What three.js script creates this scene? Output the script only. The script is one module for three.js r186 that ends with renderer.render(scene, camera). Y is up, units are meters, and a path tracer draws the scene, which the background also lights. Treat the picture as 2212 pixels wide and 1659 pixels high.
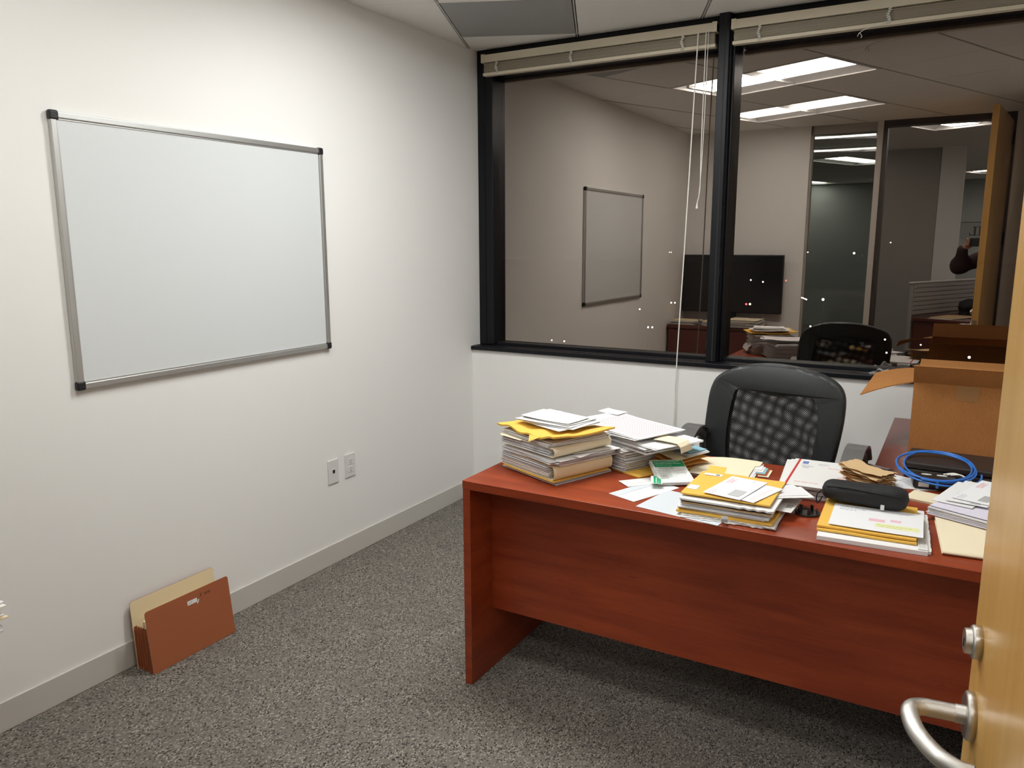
import * as THREE from 'three';
import { RoundedBoxGeometry } from 'three/addons/geometries/RoundedBoxGeometry.js';
import { mergeGeometries, toCreasedNormals } from 'three/addons/utils/BufferGeometryUtils.js';
import { RectAreaLightUniformsLib } from 'three/addons/lights/RectAreaLightUniformsLib.js';
import { MarchingCubes } from 'three/addons/objects/MarchingCubes.js';

// ---------------------------------------------------------------- camera, sky, lights, exposure
const scene = new THREE.Scene();
scene.background = new THREE.Color(0.0010, 0.0010, 0.0013);          // night sky
const camera = new THREE.PerspectiveCamera(52.43, 2212 / 1659, 0.01, 1200);
camera.rotation.order = 'YXZ';
camera.position.set(2.509, 1.517, 3.882);
camera.rotation.set(-0.1801, 0.5227, -0.0031);
const renderer = new THREE.WebGLRenderer({ antialias: true });
renderer.toneMapping = THREE.LinearToneMapping;
renderer.toneMappingExposure = 0.95;
renderer.shadowMap.enabled = true;
RectAreaLightUniformsLib.init();
const LAMP = new THREE.Color(0.985, 1.0, 0.985), ROOM_L = [35, 9], HALL_L = 16, GLOW = 9;

// ---------------------------------------------------------------- dimensions (metres)
const H = 2.58, W = 3.05, ZB = 3.709, D = 0.737, GRID = 0.4107, CELL = 0.61, T0 = 0.2416;
const gu = [Math.cos(GRID), -Math.sin(GRID)], gv = [Math.sin(GRID), Math.cos(GRID)];
const gp = (s, t) => [gu[0] * CELL * s + gv[0] * (T0 + CELL * t), gu[1] * CELL * s + gv[1] * (T0 + CELL * t)];

// ---------------------------------------------------------------- helpers
let seed = 7;
const rnd = () => { seed = (seed + 0x6d2b79f5) | 0; let t = Math.imul(seed ^ (seed >>> 15), 1 | seed); t = (t + Math.imul(t ^ (t >>> 7), 61 | t)) ^ t; return ((t ^ (t >>> 14)) >>> 0) / 4294967296; };
const rr = (a, b) => a + (b - a) * rnd();
const V = (x, y, z) => new THREE.Vector3(x, y, z);
const taken = {};
const numbered = (n) => { const k = (taken[n] = (taken[n] ?? -1) + 1); return k ? `${n}_${String(k).padStart(3, '0')}` : n; };
function mesh(name, geo, mat, parent) { const m = new THREE.Mesh(geo, mat); m.name = name; m.castShadow = m.receiveShadow = true; parent.add(m); return m; }
function thing(name, label, category, pos = [0, 0, 0], turn = 0, group) {
  const o = new THREE.Group(); o.name = numbered(name); o.position.set(...pos); o.rotation.y = turn; scene.add(o);
  o.userData = { label, category }; if (group) o.userData.group = group; return o;
}
function single(name, geo, mat, label, category, pos = [0, 0, 0], turn = 0, group) {
  const m = mesh(numbered(name), geo, mat, scene); m.position.set(...pos); m.rotation.y = turn;
  m.userData = { label, category }; if (group) m.userData.group = group; return m;
}
function struct(name, geo, mat, label, category) {
  const m = geo ? mesh(name, geo, mat, scene) : new THREE.Group(); m.name = name; if (!geo) scene.add(m);
  m.userData = { kind: 'structure', label, category }; return m;
}
function uvBox(g, swap = false) {                     // uv in metres from the dominant axis of the normal
  const p = g.attributes.position, n = g.attributes.normal, uv = new Float32Array(p.count * 2);
  for (let i = 0; i < p.count; i++) {
    const x = p.getX(i), y = p.getY(i), z = p.getZ(i), a = Math.abs(n.getX(i)), b = Math.abs(n.getY(i)), c = Math.abs(n.getZ(i));
    let q = a > b && a > c ? [z, y] : b > c ? [x, z] : [x, y]; if (swap) q = [q[1], q[0]];
    uv[2 * i] = q[0]; uv[2 * i + 1] = q[1];
  }
  g.setAttribute('uv', new THREE.BufferAttribute(uv, 2)); return g;
}
const plain = (g) => { const k = g.index ? g.toNonIndexed() : g; for (const a of Object.keys(k.attributes)) if (!['position', 'normal', 'uv'].includes(a)) k.deleteAttribute(a); return k; };
const join = (list) => mergeGeometries(list.map(plain));
// box from min to max corner
const bx = (x0, y0, z0, x1, y1, z1, r = 0, swap = false) => {
  const w = x1 - x0, h = y1 - y0, d = z1 - z0, g = r ? new RoundedBoxGeometry(w, h, d, 2, r) : new THREE.BoxGeometry(w, h, d);
  g.translate((x0 + x1) / 2, (y0 + y1) / 2, (z0 + z1) / 2); return uvBox(plain(g), swap);
};
const cyl = (r0, r1, h, n = 24) => new THREE.CylinderGeometry(r0, r1, h, n);
const tube = (pts, r, seg = 40, rad = 8, closed = false) => new THREE.TubeGeometry(new THREE.CatmullRomCurve3(pts.map((p) => V(...p)), closed, 'catmullrom', 0.5), seg, r, rad, closed);
// strip of thickness t swept along a 2D line (x,y), extruded along z from -d/2 to d/2
function ribbon(pts, t, d) {
  const L = [], R = [];
  pts.forEach((p, i) => {
    const a = pts[Math.max(0, i - 1)], b = pts[Math.min(pts.length - 1, i + 1)], l = Math.hypot(b[0] - a[0], b[1] - a[1]) || 1, nx = -(b[1] - a[1]) / l, ny = (b[0] - a[0]) / l;
    L.push([p[0] + nx * t / 2, p[1] + ny * t / 2]); R.push([p[0] - nx * t / 2, p[1] - ny * t / 2]);
  });
  const s = new THREE.Shape([...L, ...R.reverse()].map((p) => new THREE.Vector2(...p)));
  const g = new THREE.ExtrudeGeometry(s, { depth: d, bevelEnabled: false, steps: 1 }); g.translate(0, 0, -d / 2);
  return uvBox(plain(toCreasedNormals(g, 0.6)));
}
// a sheet or packet lying in xz: f(x,z) lifts it, t is its thickness; uv of the top face is 0..1 (z towards the viewer is v = 0)
function sheetGeo(w, d, t, f = () => 0, nx = 6, nz = 5, edge = () => [0, 0]) {
  const pos = [], uv = [], idx = [];
  const P = (i, j, up) => { const x = (i / nx - 0.5) * w, z = (j / nz - 0.5) * d, [ex, ez] = edge(i / nx, j / nz); pos.push(x + ex, f(x, z) + (up ? t : 0), z + ez); uv.push(i / nx, 1 - j / nz); return pos.length / 3 - 1; };
  for (const up of [1, 0]) {
    const b = pos.length / 3;
    for (let j = 0; j <= nz; j++) for (let i = 0; i <= nx; i++) P(i, j, up);
    for (let j = 0; j < nz; j++) for (let i = 0; i < nx; i++) { const a = b + j * (nx + 1) + i, q = a + nx + 1; up ? idx.push(a, q, a + 1, a + 1, q, q + 1) : idx.push(a, a + 1, q, a + 1, q + 1, q); }
  }
  const wall = (list) => { for (let k = 0; k + 1 < list.length; k++) { const a = P(...list[k], 1), b = P(...list[k + 1], 1), c = P(...list[k], 0), e = P(...list[k + 1], 0); idx.push(a, c, b, b, c, e); } };
  const li = [...Array(nx + 1).keys()], lj = [...Array(nz + 1).keys()];
  wall(li.map((i) => [i, nz])); wall([...li].reverse().map((i) => [i, 0])); wall([...lj].reverse().map((j) => [nx, j])); wall(lj.map((j) => [0, j]));
  const g = new THREE.BufferGeometry(); g.setAttribute('position', new THREE.Float32BufferAttribute(pos, 3)); g.setAttribute('uv', new THREE.Float32BufferAttribute(uv, 2)); g.setIndex(idx); g.computeVertexNormals(); return g;
}

// ---------------------------------------------------------------- textures
const hash = (x, y) => { let h = (Math.imul(x, 374761393) + Math.imul(y, 668265263)) | 0; h = Math.imul(h ^ (h >>> 13), 1274126177); return ((h ^ (h >>> 16)) >>> 0) / 4294967296; };
function vnoise(x, y, px, py) {                        // value noise, periodic
  const xi = Math.floor(x), yi = Math.floor(y), fx = x - xi, fy = y - yi, sx = fx * fx * (3 - 2 * fx), sy = fy * fy * (3 - 2 * fy);
  const m = (a, p) => ((a % p) + p) % p, h = (i, j) => hash(m(xi + i, px), m(yi + j, py));
  return (h(0, 0) * (1 - sx) + h(1, 0) * sx) * (1 - sy) + (h(0, 1) * (1 - sx) + h(1, 1) * sx) * sy;
}
function dataTex(w, h, fn, srgb, metresX, metresY) {
  const a = new Uint8Array(w * h * 4);
  for (let y = 0; y < h; y++) for (let x = 0; x < w; x++) { const c = fn(x, y), o = (y * w + x) * 4; for (let k = 0; k < 3; k++) a[o + k] = Math.max(0, Math.min(255, c[k] * 255)); a[o + 3] = 255; }
  const t = new THREE.DataTexture(a, w, h); t.wrapS = t.wrapT = THREE.RepeatWrapping; t.magFilter = THREE.LinearFilter; t.minFilter = THREE.LinearMipmapLinearFilter; t.generateMipmaps = true;
  if (srgb) t.colorSpace = THREE.SRGBColorSpace; t.repeat.set(1 / metresX, 1 / metresY); t.needsUpdate = true; return t;
}
const lerp3 = (a, b, t) => [a[0] + (b[0] - a[0]) * t, a[1] + (b[1] - a[1]) * t, a[2] + (b[2] - a[2]) * t];
const g1 = (v) => [v, v, v];
// carpet: rows of loops about 5 mm apart, some pale, some dark yarn ends
const CN = 1024, CM = 1.0, cw = 4, ch = 6;
const carpetFn = (bump) => (x, y) => {
  const j = Math.floor(x / cw), off = (j % 2) * 3, i = Math.floor((y + off) / ch) % Math.floor(CN / ch + 1), u = (x % cw) / cw - 0.5, v = ((y + off) % ch) / ch - 0.5, k = hash(i * 7 + 1, j * 13 + 5), patch = vnoise(x / 64, y / 64, 16, 16);
  const round = Math.max(0, 1 - 1.9 * (u * u * 1.4 + v * v)) , grain = hash(x * 3 + 11, y * 5 + 3);
  if (bump) return g1(0.15 + 0.75 * round * (0.6 + 0.4 * k));
  let c = lerp3([0.37, 0.35, 0.325], [0.51, 0.485, 0.45], 0.5 * round + 0.5 * grain);
  if (k > 0.86 + 0.1 * (patch - 0.5)) c = lerp3(c, [0.80, 0.77, 0.715], 0.85 * round);
  else if (k < 0.13) c = lerp3(c, [0.15, 0.14, 0.13], 0.8);
  return lerp3(c, [0.44, 0.42, 0.40], 0.25 * patch);
};
const carpetMap = dataTex(CN, CN, carpetFn(false), true, CM, CM), carpetBump = dataTex(CN, CN, carpetFn(true), false, CM, CM);
// wood laminates: grain runs along u
const woodFn = (dark, light, fine, knots) => (x, y) => {
  const wob = 6 * vnoise(x / 128, y / 64, 8, 8), a = vnoise(x / 170, (y + wob) / 18, 6.02 | 0, 28), b = vnoise(x / 60, (y + wob) / 5, 17, 102), c = vnoise(x / 14, y / 1.6, 73, 320), patch = vnoise(x / 128, y / 128, 8, 4);
  let t = 0.42 * a + 0.25 * b + fine * c + 0.33 * patch - 0.1; let k = lerp3(dark, light, Math.max(0, Math.min(1, t)));
  if (knots && b > 0.9 && c > 0.6) k = lerp3(k, dark, 0.6); return k;
};
const cherryMap = dataTex(1024, 512, woodFn([0.475, 0.165, 0.065], [0.675, 0.295, 0.135], 0.12, true), true, 1.4, 0.7);
const mapleMap = dataTex(1024, 512, woodFn([0.83, 0.63, 0.33], [0.91, 0.73, 0.44], 0.1, false), true, 1.1, 0.5);
const kraftMap = dataTex(512, 512, (x, y) => { const f = vnoise(x / 3, y / 9, 170, 56), c = vnoise(x / 64, y / 64, 8, 8), s = hash(x, y); return lerp3([0.62, 0.405, 0.20], [0.71, 0.48, 0.25], 0.45 * f + 0.35 * c + 0.2 * s); }, true, 0.5, 0.5);
const orangePeel = dataTex(512, 512, (x, y) => g1(0.5 * vnoise(x / 6, y / 6, 85, 85) + 0.35 * vnoise(x / 14, y / 14, 36, 36) + 0.15 * hash(x, y)), false, 0.5, 0.5);
const tileGrain = dataTex(512, 512, (x, y) => g1(0.55 * vnoise(x / 4, y / 4, 128, 128) + 0.45 * hash(x, y)), false, 0.3, 0.3);
const leatherBump = dataTex(512, 512, (x, y) => g1(0.6 * vnoise(x / 5, y / 5, 102, 102) + 0.4 * vnoise(x / 2.5, y / 2.5, 204, 204)), false, 0.12, 0.12);
const brushMap = dataTex(256, 256, (x, y) => g1(0.4 + 0.6 * vnoise(x / 40, y / 1.2, 6, 213)), false, 0.1, 0.1);
// printed matter
function canvasTex(w, h, draw) {
  const c = document.createElement('canvas'); c.width = w; c.height = h; const x = c.getContext('2d'); draw(x, w, h);
  const t = new THREE.CanvasTexture(c); t.colorSpace = THREE.SRGBColorSpace; t.anisotropy = 8; return t;
}
const fill = (x, c, a, b, w, h) => { x.fillStyle = c; x.fillRect(a, b, w, h); };
const say = (x, s, c, font, a, b) => { x.fillStyle = c; x.font = font; x.fillText(s, a, b); };
const greek = (x, a, b, w, rows, step, c = '#5d5b64') => { for (let i = 0; i < rows; i++) { let p = a; while (p < a + w * (i === rows - 1 ? 0.6 : 0.97)) { const l = 6 + 22 * rnd(); fill(x, c, p, b + i * step, Math.min(l, a + w - p), Math.max(1, step * 0.22)); p += l + 6; } } };
const letterTex = canvasTex(512, 660, (x, w, h) => { fill(x, '#f7f6f5', 0, 0, w, h); greek(x, 60, 40, 160, 3, 12); greek(x, 60, 120, 390, 7, 16); greek(x, 60, 260, 390, 9, 16); greek(x, 60, 430, 390, 6, 16); });
const ruledTex = canvasTex(512, 820, (x, w, h) => { fill(x, '#faf8f7', 0, 0, w, h); for (let i = 0; i < 19; i++) fill(x, '#96626e', 34, 130 + i * 35, w - 64, 7); say(x, 'STATEMENT', '#8c5d66', 'bold 24px serif', 44, 84); greek(x, 44, 30, 140, 2, 13, '#7d7b85'); fill(x, '#b0706a', 60, 100, 90, 14); greek(x, 330, 780, 150, 2, 12, '#77747e'); });
const envTex = canvasTex(512, 230, (x, w, h) => { fill(x, '#f8f8f9', 0, 0, w, h); greek(x, 18, 20, 110, 4, 10, '#70707a'); x.strokeStyle = '#df8e9c'; x.lineWidth = 3; x.strokeRect(330, 24, 120, 34); say(x, 'RETURN RECEIPT', '#d77485', 'bold 15px sans-serif', 334, 39); say(x, 'REQUESTED', '#d77485', 'bold 15px sans-serif', 345, 54); greek(x, 440, 150, 55, 3, 9, '#7a7a84'); });
const priorityTex = canvasTex(640, 860, (x, w, h) => {
  fill(x, '#e9e7e3', 0, 0, w, h); fill(x, '#c23433', 0, 46, w, 26); fill(x, '#c23433', 0, h - 150, w, 26);
  x.save(); x.translate(w - 30, 110); x.rotate(Math.PI / 2);
  fill(x, '#3f64ae', 0, 18, 64, 60); fill(x, '#e9e7e3', 8, 44, 48, 6); greek(x, 0, 92, 90, 3, 9, '#5b74ae');
  say(x, 'PRIORITY', '#7f8793', 'italic bold 30px sans-serif', 0, 150); say(x, '★ MAIL ★', '#7f8793', 'italic bold 30px sans-serif', 0, 184);
  greek(x, 180, 40, 120, 5, 11, '#5f666f'); say(x, 'PRESS FIRMLY TO SEAL', '#e0746f', 'bold 22px sans-serif', 300, 140); say(x, 'PRESS FIRMLY TO SEAL', '#e0746f', 'bold 24px sans-serif', 20, 530);
  say(x, 'FLAT RATE', '#e0746f', 'bold 26px sans-serif', 440, 330); say(x, 'ENVELOPE', '#e0746f', 'bold 26px sans-serif', 440, 362); x.restore();
});
const receiptTex = canvasTex(420, 560, (x, w, h) => {
  fill(x, '#f3f4f2', 0, 0, w, h); fill(x, '#1ba46a', 24, 18, w - 30, 160); say(x, 'U.S. Postal Service™', '#eafff4', 'bold 34px sans-serif', 40, 62); say(x, 'CERTIFIED MAIL® RECEIPT', '#ffffff', 'bold 27px sans-serif', 40, 104); say(x, 'Domestic Mail Only', '#d9fff0', 'italic 24px sans-serif', 40, 146);
  say(x, 'OFFICIAL  USE', '#3d9a74', 'bold 28px sans-serif', 60, 222); for (let i = 0; i < 8; i++) fill(x, '#7fbf9f', 24, 245 + i * 38, w - 48, 2); fill(x, '#7fbf9f', 230, 245, 2, 200); greek(x, 34, 256, 150, 6, 38, '#7d827f');
  x.strokeStyle = '#e4a3a8'; x.lineWidth = 4; x.beginPath(); x.arc(310, 330, 62, 0, 7); x.stroke(); x.strokeStyle = '#44424a'; x.lineWidth = 3; x.beginPath(); x.moveTo(250, 350); for (let i = 0; i < 9; i++) x.lineTo(262 + i * 14, 340 + (i % 2 ? -16 : 12)); x.stroke(); greek(x, 34, 530, 340, 2, 13, '#828782');
});
const greenTabTex = canvasTex(128, 200, (x, w, h) => { fill(x, '#f1f2f0', 0, 0, w, h); fill(x, '#1ba46a', 30, 6, 84, 188); x.save(); x.translate(66, 186); x.rotate(-Math.PI / 2); say(x, 'CERTIFIED MAIL', '#fff', 'bold 19px sans-serif', 4, 2); say(x, 'RECEIPT', '#e8fff4', '15px sans-serif', 4, 28); x.restore(); });
const checkTex = canvasTex(400, 170, (x, w, h) => { fill(x, '#f4f2ec', 0, 0, w, h); greek(x, 24, 20, 140, 3, 13, '#9a9590'); greek(x, 24, 90, 240, 2, 20, '#b9a09c'); fill(x, '#dcb9b4', 270, 60, 100, 30); greek(x, 24, 140, 250, 1, 14, '#7f7c78'); });
const labelTex = canvasTex(160, 70, (x, w, h) => { fill(x, '#f4f3f0', 0, 0, w, h); greek(x, 14, 14, 70, 4, 12, '#8d8f9b'); fill(x, '#4a4a55', 104, 18, 34, 34); fill(x, '#cfcfd6', 112, 26, 9, 9); });
const barcodeTex = canvasTex(120, 512, (x, w, h) => { fill(x, '#e8e5e0', 0, 0, w, h); greek(x, 14, 20, 90, 8, 12); for (let y = 150; y < 360;) { const t = 2 + 6 * rnd(); fill(x, '#4a4745', 26, y, 70, t); y += t + 2 + 6 * rnd(); } greek(x, 14, 390, 90, 8, 12); });
const tagTex = canvasTex(256, 90, (x, w, h) => { fill(x, '#efeee9', 0, 0, w, h); say(x, 'G.P', '#2c2a33', 'italic 56px serif', 30, 64); });
const inkTex = canvasTex(256, 100, (x, w, h) => { fill(x, '#a25b37', 0, 0, w, h); say(x, 'E  sen', '#3a2015', 'italic bold 62px serif', 20, 70); });
const postTex = canvasTex(300, 420, (x, w, h) => { fill(x, '#f5f4f4', 0, 0, w, h); greek(x, 20, 24, 130, 4, 12); greek(x, 150, 190, 110, 5, 13); fill(x, '#5a7fc0', 200, 24, 70, 40); greek(x, 20, 330, 240, 4, 13, '#e0a3a6'); });
const formTex = canvasTex(512, 200, (x, w, h) => { fill(x, '#f4f3f4', 0, 0, w, h); greek(x, 30, 20, 160, 3, 13); fill(x, '#f1c4cf', 210, 96, 90, 24); fill(x, '#f1c4cf', 330, 86, 60, 20); fill(x, '#eef0b4', 250, 130, 240, 34); greek(x, 260, 142, 200, 2, 12, '#b7b98e'); });

// ---------------------------------------------------------------- materials
const S = (o) => new THREE.MeshStandardMaterial(o), PM = (o) => new THREE.MeshPhysicalMaterial(o);
const rgb = (r, g, b) => new THREE.Color().setRGB(r, g, b);
const M = {
  wall: S({ color: rgb(0.865, 0.855, 0.83), roughness: 0.85, bumpMap: orangePeel, bumpScale: 0.00012 }),
  wallGrey: S({ color: rgb(0.42, 0.40, 0.37), roughness: 0.9 }),
  wallFar: S({ color: rgb(0.46, 0.49, 0.47), roughness: 0.9 }),
  base: S({ color: rgb(0.60, 0.575, 0.53), roughness: 0.55 }),
  carpet: S({ map: carpetMap, bumpMap: carpetBump, bumpScale: 0.0016, roughness: 1 }),
  tile: S({ color: rgb(0.90, 0.885, 0.85), roughness: 0.95, bumpMap: tileGrain, bumpScale: 0.0012 }),
  tee: S({ color: rgb(0.55, 0.54, 0.52), roughness: 0.5 }),
  ventGrey: S({ color: rgb(0.36, 0.365, 0.36), roughness: 0.55, bumpMap: tileGrain, bumpScale: 0.0006 }),
  plenum: S({ color: rgb(0.1, 0.1, 0.1), roughness: 1 }),
  frame: PM({ color: rgb(0.004, 0.0045, 0.007), roughness: 0.42, specularIntensity: 0.6 }),
  glass: PM({ color: rgb(1.0, 0.87, 0.78), roughness: 0, metalness: 1, transparent: true, opacity: 0.34, side: THREE.DoubleSide }),
  sideGlass: PM({ color: rgb(0.50, 0.56, 0.54), roughness: 0, transmission: 1, thickness: 0, ior: 1.5 }),
  cream: S({ color: rgb(0.72, 0.65, 0.50), roughness: 0.45 }),
  slat: S({ color: rgb(0.52, 0.46, 0.35), roughness: 0.5 }),
  cord: S({ color: rgb(0.82, 0.80, 0.74), roughness: 0.8 }),
  cherry: PM({ map: cherryMap, roughness: 0.38, clearcoat: 0.15, clearcoatRoughness: 0.25 }),
  mahogany: PM({ color: rgb(0.13, 0.035, 0.025), roughness: 0.35 }),
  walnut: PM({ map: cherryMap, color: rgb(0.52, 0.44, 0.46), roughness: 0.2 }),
  maple: PM({ map: mapleMap, roughness: 0.4, clearcoat: 0.55, clearcoatRoughness: 0.2 }),
  steel: PM({ color: rgb(0.62, 0.60, 0.56), metalness: 1, roughness: 0.3, bumpMap: brushMap, bumpScale: 0.0001 }),
  alu: S({ color: rgb(0.56, 0.56, 0.54), metalness: 0.85, roughness: 0.42 }),
  black: S({ color: rgb(0.012, 0.012, 0.013), roughness: 0.5 }),
  blackGloss: PM({ color: rgb(0.012, 0.012, 0.014), roughness: 0.16 }),
  board: PM({ color: rgb(0.70, 0.725, 0.73), roughness: 0.3 }),
  plate: S({ color: rgb(0.74, 0.73, 0.71), roughness: 0.4 }),
  dark: S({ color: rgb(0.02, 0.02, 0.02), roughness: 0.8 }),
  leather: PM({ color: rgb(0.021, 0.024, 0.024), roughness: 0.42, bumpMap: leatherBump, bumpScale: 0.0004 }),
  strand: S({ color: rgb(0.018, 0.017, 0.019), roughness: 0.7 }),
  plasticBlack: S({ color: rgb(0.014, 0.013, 0.013), roughness: 0.38 }),
  armTop: PM({ color: rgb(0.13, 0.125, 0.12), roughness: 0.3 }),
  paper: S({ color: rgb(0.80, 0.79, 0.785), roughness: 0.9 }),
  paperB: S({ color: rgb(0.76, 0.745, 0.755), roughness: 0.9 }),
  paperC: S({ color: rgb(0.79, 0.77, 0.72), roughness: 0.9 }),
  paperGrey: S({ color: rgb(0.63, 0.67, 0.71), roughness: 0.8 }),
  blue: S({ color: rgb(0.28, 0.52, 0.62), roughness: 0.85 }),
  manila: S({ color: rgb(0.82, 0.68, 0.43), roughness: 0.85 }),
  manilaPale: S({ color: rgb(0.86, 0.75, 0.54), roughness: 0.85 }),
  yellow: S({ color: rgb(0.83, 0.49, 0.08), roughness: 0.75 }),
  orange: S({ color: rgb(0.66, 0.31, 0.06), roughness: 0.8 }),
  redrope: S({ color: rgb(0.36, 0.105, 0.038), roughness: 0.85 }),
  cardboard: S({ map: kraftMap, roughness: 0.85 }),
  kraft: S({ color: rgb(0.60, 0.41, 0.21), roughness: 0.85 }),
  fabricBlack: S({ color: rgb(0.009, 0.009, 0.010), roughness: 0.75, bumpMap: leatherBump, bumpScale: 0.0003 }),
  cableBlue: PM({ color: rgb(0.03, 0.17, 0.58), roughness: 0.35 }),
  brownPlastic: PM({ color: rgb(0.03, 0.016, 0.014), roughness: 0.18 }),
  windowFilm: PM({ color: rgb(0.55, 0.56, 0.57), roughness: 0.25 }),
  skin: S({ color: rgb(0.42, 0.22, 0.14), roughness: 0.6 }),
  jacket: S({ color: rgb(0.03, 0.014, 0.012), roughness: 0.85 }),
  trousers: S({ color: rgb(0.02, 0.022, 0.03), roughness: 0.9 }),
  hair: S({ color: rgb(0.012, 0.009, 0.007), roughness: 0.7 }),
  grass: S({ color: rgb(0.004, 0.004, 0.005), roughness: 1 }),
  slatWall: S({ color: rgb(0.48, 0.45, 0.43), roughness: 0.6 }),
  lens: S({ color: rgb(0.9, 0.9, 0.88), roughness: 0.6, emissive: LAMP, emissiveIntensity: GLOW }),
  pan: S({ color: rgb(0.62, 0.61, 0.59), roughness: 0.55 }),
  clear: PM({ color: rgb(0.95, 0.95, 0.95), roughness: 0.08, transmission: 1, thickness: 0, ior: 1.5 }),
};
const pr = (t, c = [0.9, 0.9, 0.9]) => S({ map: t, color: rgb(...c), roughness: 0.85 });
const pm = { letter: pr(letterTex), ruled: pr(ruledTex), env: pr(envTex), priority: pr(priorityTex), receipt: pr(receiptTex), tab: pr(greenTabTex), check: pr(checkTex), label: pr(labelTex), barcode: pr(barcodeTex), tag: pr(tagTex), ink: pr(inkTex, [1, 1, 1]), post: pr(postTex), form: pr(formTex) };

// ================================================================ THE SETTING
struct('floor', bx(-3, -0.1, -0.2, 6, 0, 11.6), M.carpet, 'dark grey looped carpet with pale flecks', 'floor');
struct('wall_left', bx(-0.12, 0, -0.3, 0, H + 0.1, 3.83), M.wall, 'off-white painted wall carrying the whiteboard', 'wall');
struct('wall_front', bx(0, 0, -0.16, W, 0.889, 0), M.wall, 'low white wall under the windows', 'wall');
struct('wall_right', bx(W, 0, -0.3, W + 0.12, H + 0.1, 3.83), M.wall, 'off-white wall at the right behind the door', 'wall');
const SL0 = 1.135, SL1 = 1.70, DO0 = 1.785, DO1 = 2.70;
struct('wall_back', join([bx(0, 0, ZB, SL0, H + 0.1, ZB + 0.12), bx(DO1 + 0.05, 0, ZB, W, H + 0.1, ZB + 0.12), bx(SL0, H, ZB, DO1 + 0.05, H + 0.1, ZB + 0.12)]), M.wall, 'off-white wall with the office doorway and glass sidelight', 'wall');
struct('baseboard_left', join([bx(0, 0, 0, 0.008, 0.1, ZB, 0.003)]), M.base, 'grey vinyl baseboard along the whiteboard wall', 'baseboard');
struct('baseboard_front', bx(0.008, 0, 0, W, 0.1, 0.008, 0.003), M.base, 'grey vinyl baseboard under the windows', 'baseboard');

// ceiling: rotated grid of tiles, main runners and cross tees
const ceiling = struct('ceiling', bx(-3, H + 0.13, -0.3, 6, H + 0.2, 11.6), M.plenum, 'suspended ceiling of white tiles in a slanted grid', 'ceiling');
const clip = (poly, [x0, z0, x1, z1]) => {
  for (const [ax, s, v] of [[0, 1, x0], [0, -1, x1], [1, 1, z0], [1, -1, z1]]) {
    const out = [];
    poly.forEach((p, i) => { const q = poly[(i + 1) % poly.length], a = s * (p[ax] - v), b = s * (q[ax] - v); if (a >= 0) out.push(p); if (a * b < 0) { const t = a / (a - b); out.push([p[0] + (q[0] - p[0]) * t, p[1] + (q[1] - p[1]) * t]); } });
    poly = out; if (poly.length < 3) return null;
  }
  return poly;
};
const prism = (poly, y0, y1) => { const g = new THREE.ExtrudeGeometry(new THREE.Shape(poly.map((p) => new THREE.Vector2(p[0], -p[1]))), { depth: y1 - y0, bevelEnabled: false }); g.rotateX(-Math.PI / 2); g.translate(0, y0, 0); return uvBox(plain(g)); };
const ROOM = [0.001, -0.075, W, ZB];
const inTroffer = (i, j) => (j === 2 && (i === 0 || i === 1)) || (j === 4 && (i === -1 || i === 0));
const quadOf = (s0, s1, t0, t1) => [gp(s0, t0), gp(s1, t0), gp(s1, t1), gp(s0, t1)];
const es = 0.0085 / CELL, et = 0.0062 / CELL;
for (let i = -4; i <= 5; i++) for (let j = -1; j <= 7; j++) {
  if (inTroffer(i, j) || (i === 0 && j === 0)) continue;
  const p = clip(quadOf(i + es, i + 1 - es, j + et, j + 1 - et), ROOM); if (p) mesh('tile', prism(p, H, H + 0.018), M.tile, ceiling);
}
for (let i = -3; i <= 5; i++) { const w = 0.0035 / CELL, p = clip(quadOf(i - w, i + w, -2, 8), ROOM); if (p) mesh('main_runner', prism(p, H - 0.002, H + 0.03), M.tee, ceiling); }
for (let j = -1; j <= 7; j++) for (let i = -4; i <= 5; i++) {
  if (inTroffer(i, j) && inTroffer(i, j - 1)) continue;
  const w = 0.005 / CELL, p = clip(quadOf(i + 0.006, i + 1 - 0.006, j - w, j + w), ROOM); if (p) mesh('cross_tee', prism(p, H - 0.0005, H + 0.03), M.tile, ceiling);
}
{ // grey air panel in the grid beside the window corner
  const p = clip(quadOf(0 + es, 1 - es, 0 + et, 1 - et), ROOM);
  single('ceiling_vent', prism(p, H - 0.001, H + 0.02), M.ventGrey, 'plain grey square air panel in the ceiling near the window corner', 'vent');
}
// corridor ceiling with openings for its recessed lights
const hallLights = [[0.37, 4.80, 'q'], [-1.95, 7.06, 'v'], [-1.2, 10.15, 'u'], [-4.45, 9.75, 'v'], [0.9, 7.9, 'v']];   // centre s, t in metres and long axis
{
  const sh = new THREE.Shape([[-3, 3.83], [6, 3.83], [6, 11.6], [-3, 11.6]].map(([x, z]) => new THREE.Vector2(x, -z)));
  for (const [s, t, ax] of hallLights) { const a = ax === 'u' ? 0.61 : 0.305, b = ax === 'v' ? 0.61 : 0.305; sh.holes.push(new THREE.Path([[-a, -b], [a, -b], [a, b], [-a, b]].map(([ds, dt]) => new THREE.Vector2(gu[0] * (s + ds) + gv[0] * (t + dt), -(gu[1] * (s + ds) + gv[1] * (t + dt)))))); }
  const g = new THREE.ExtrudeGeometry(sh, { depth: 0.03, bevelEnabled: false }); g.rotateX(-Math.PI / 2); g.translate(0, H, 0);
  mesh('corridor_ceiling', uvBox(plain(g)), M.tile, ceiling);
}
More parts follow.
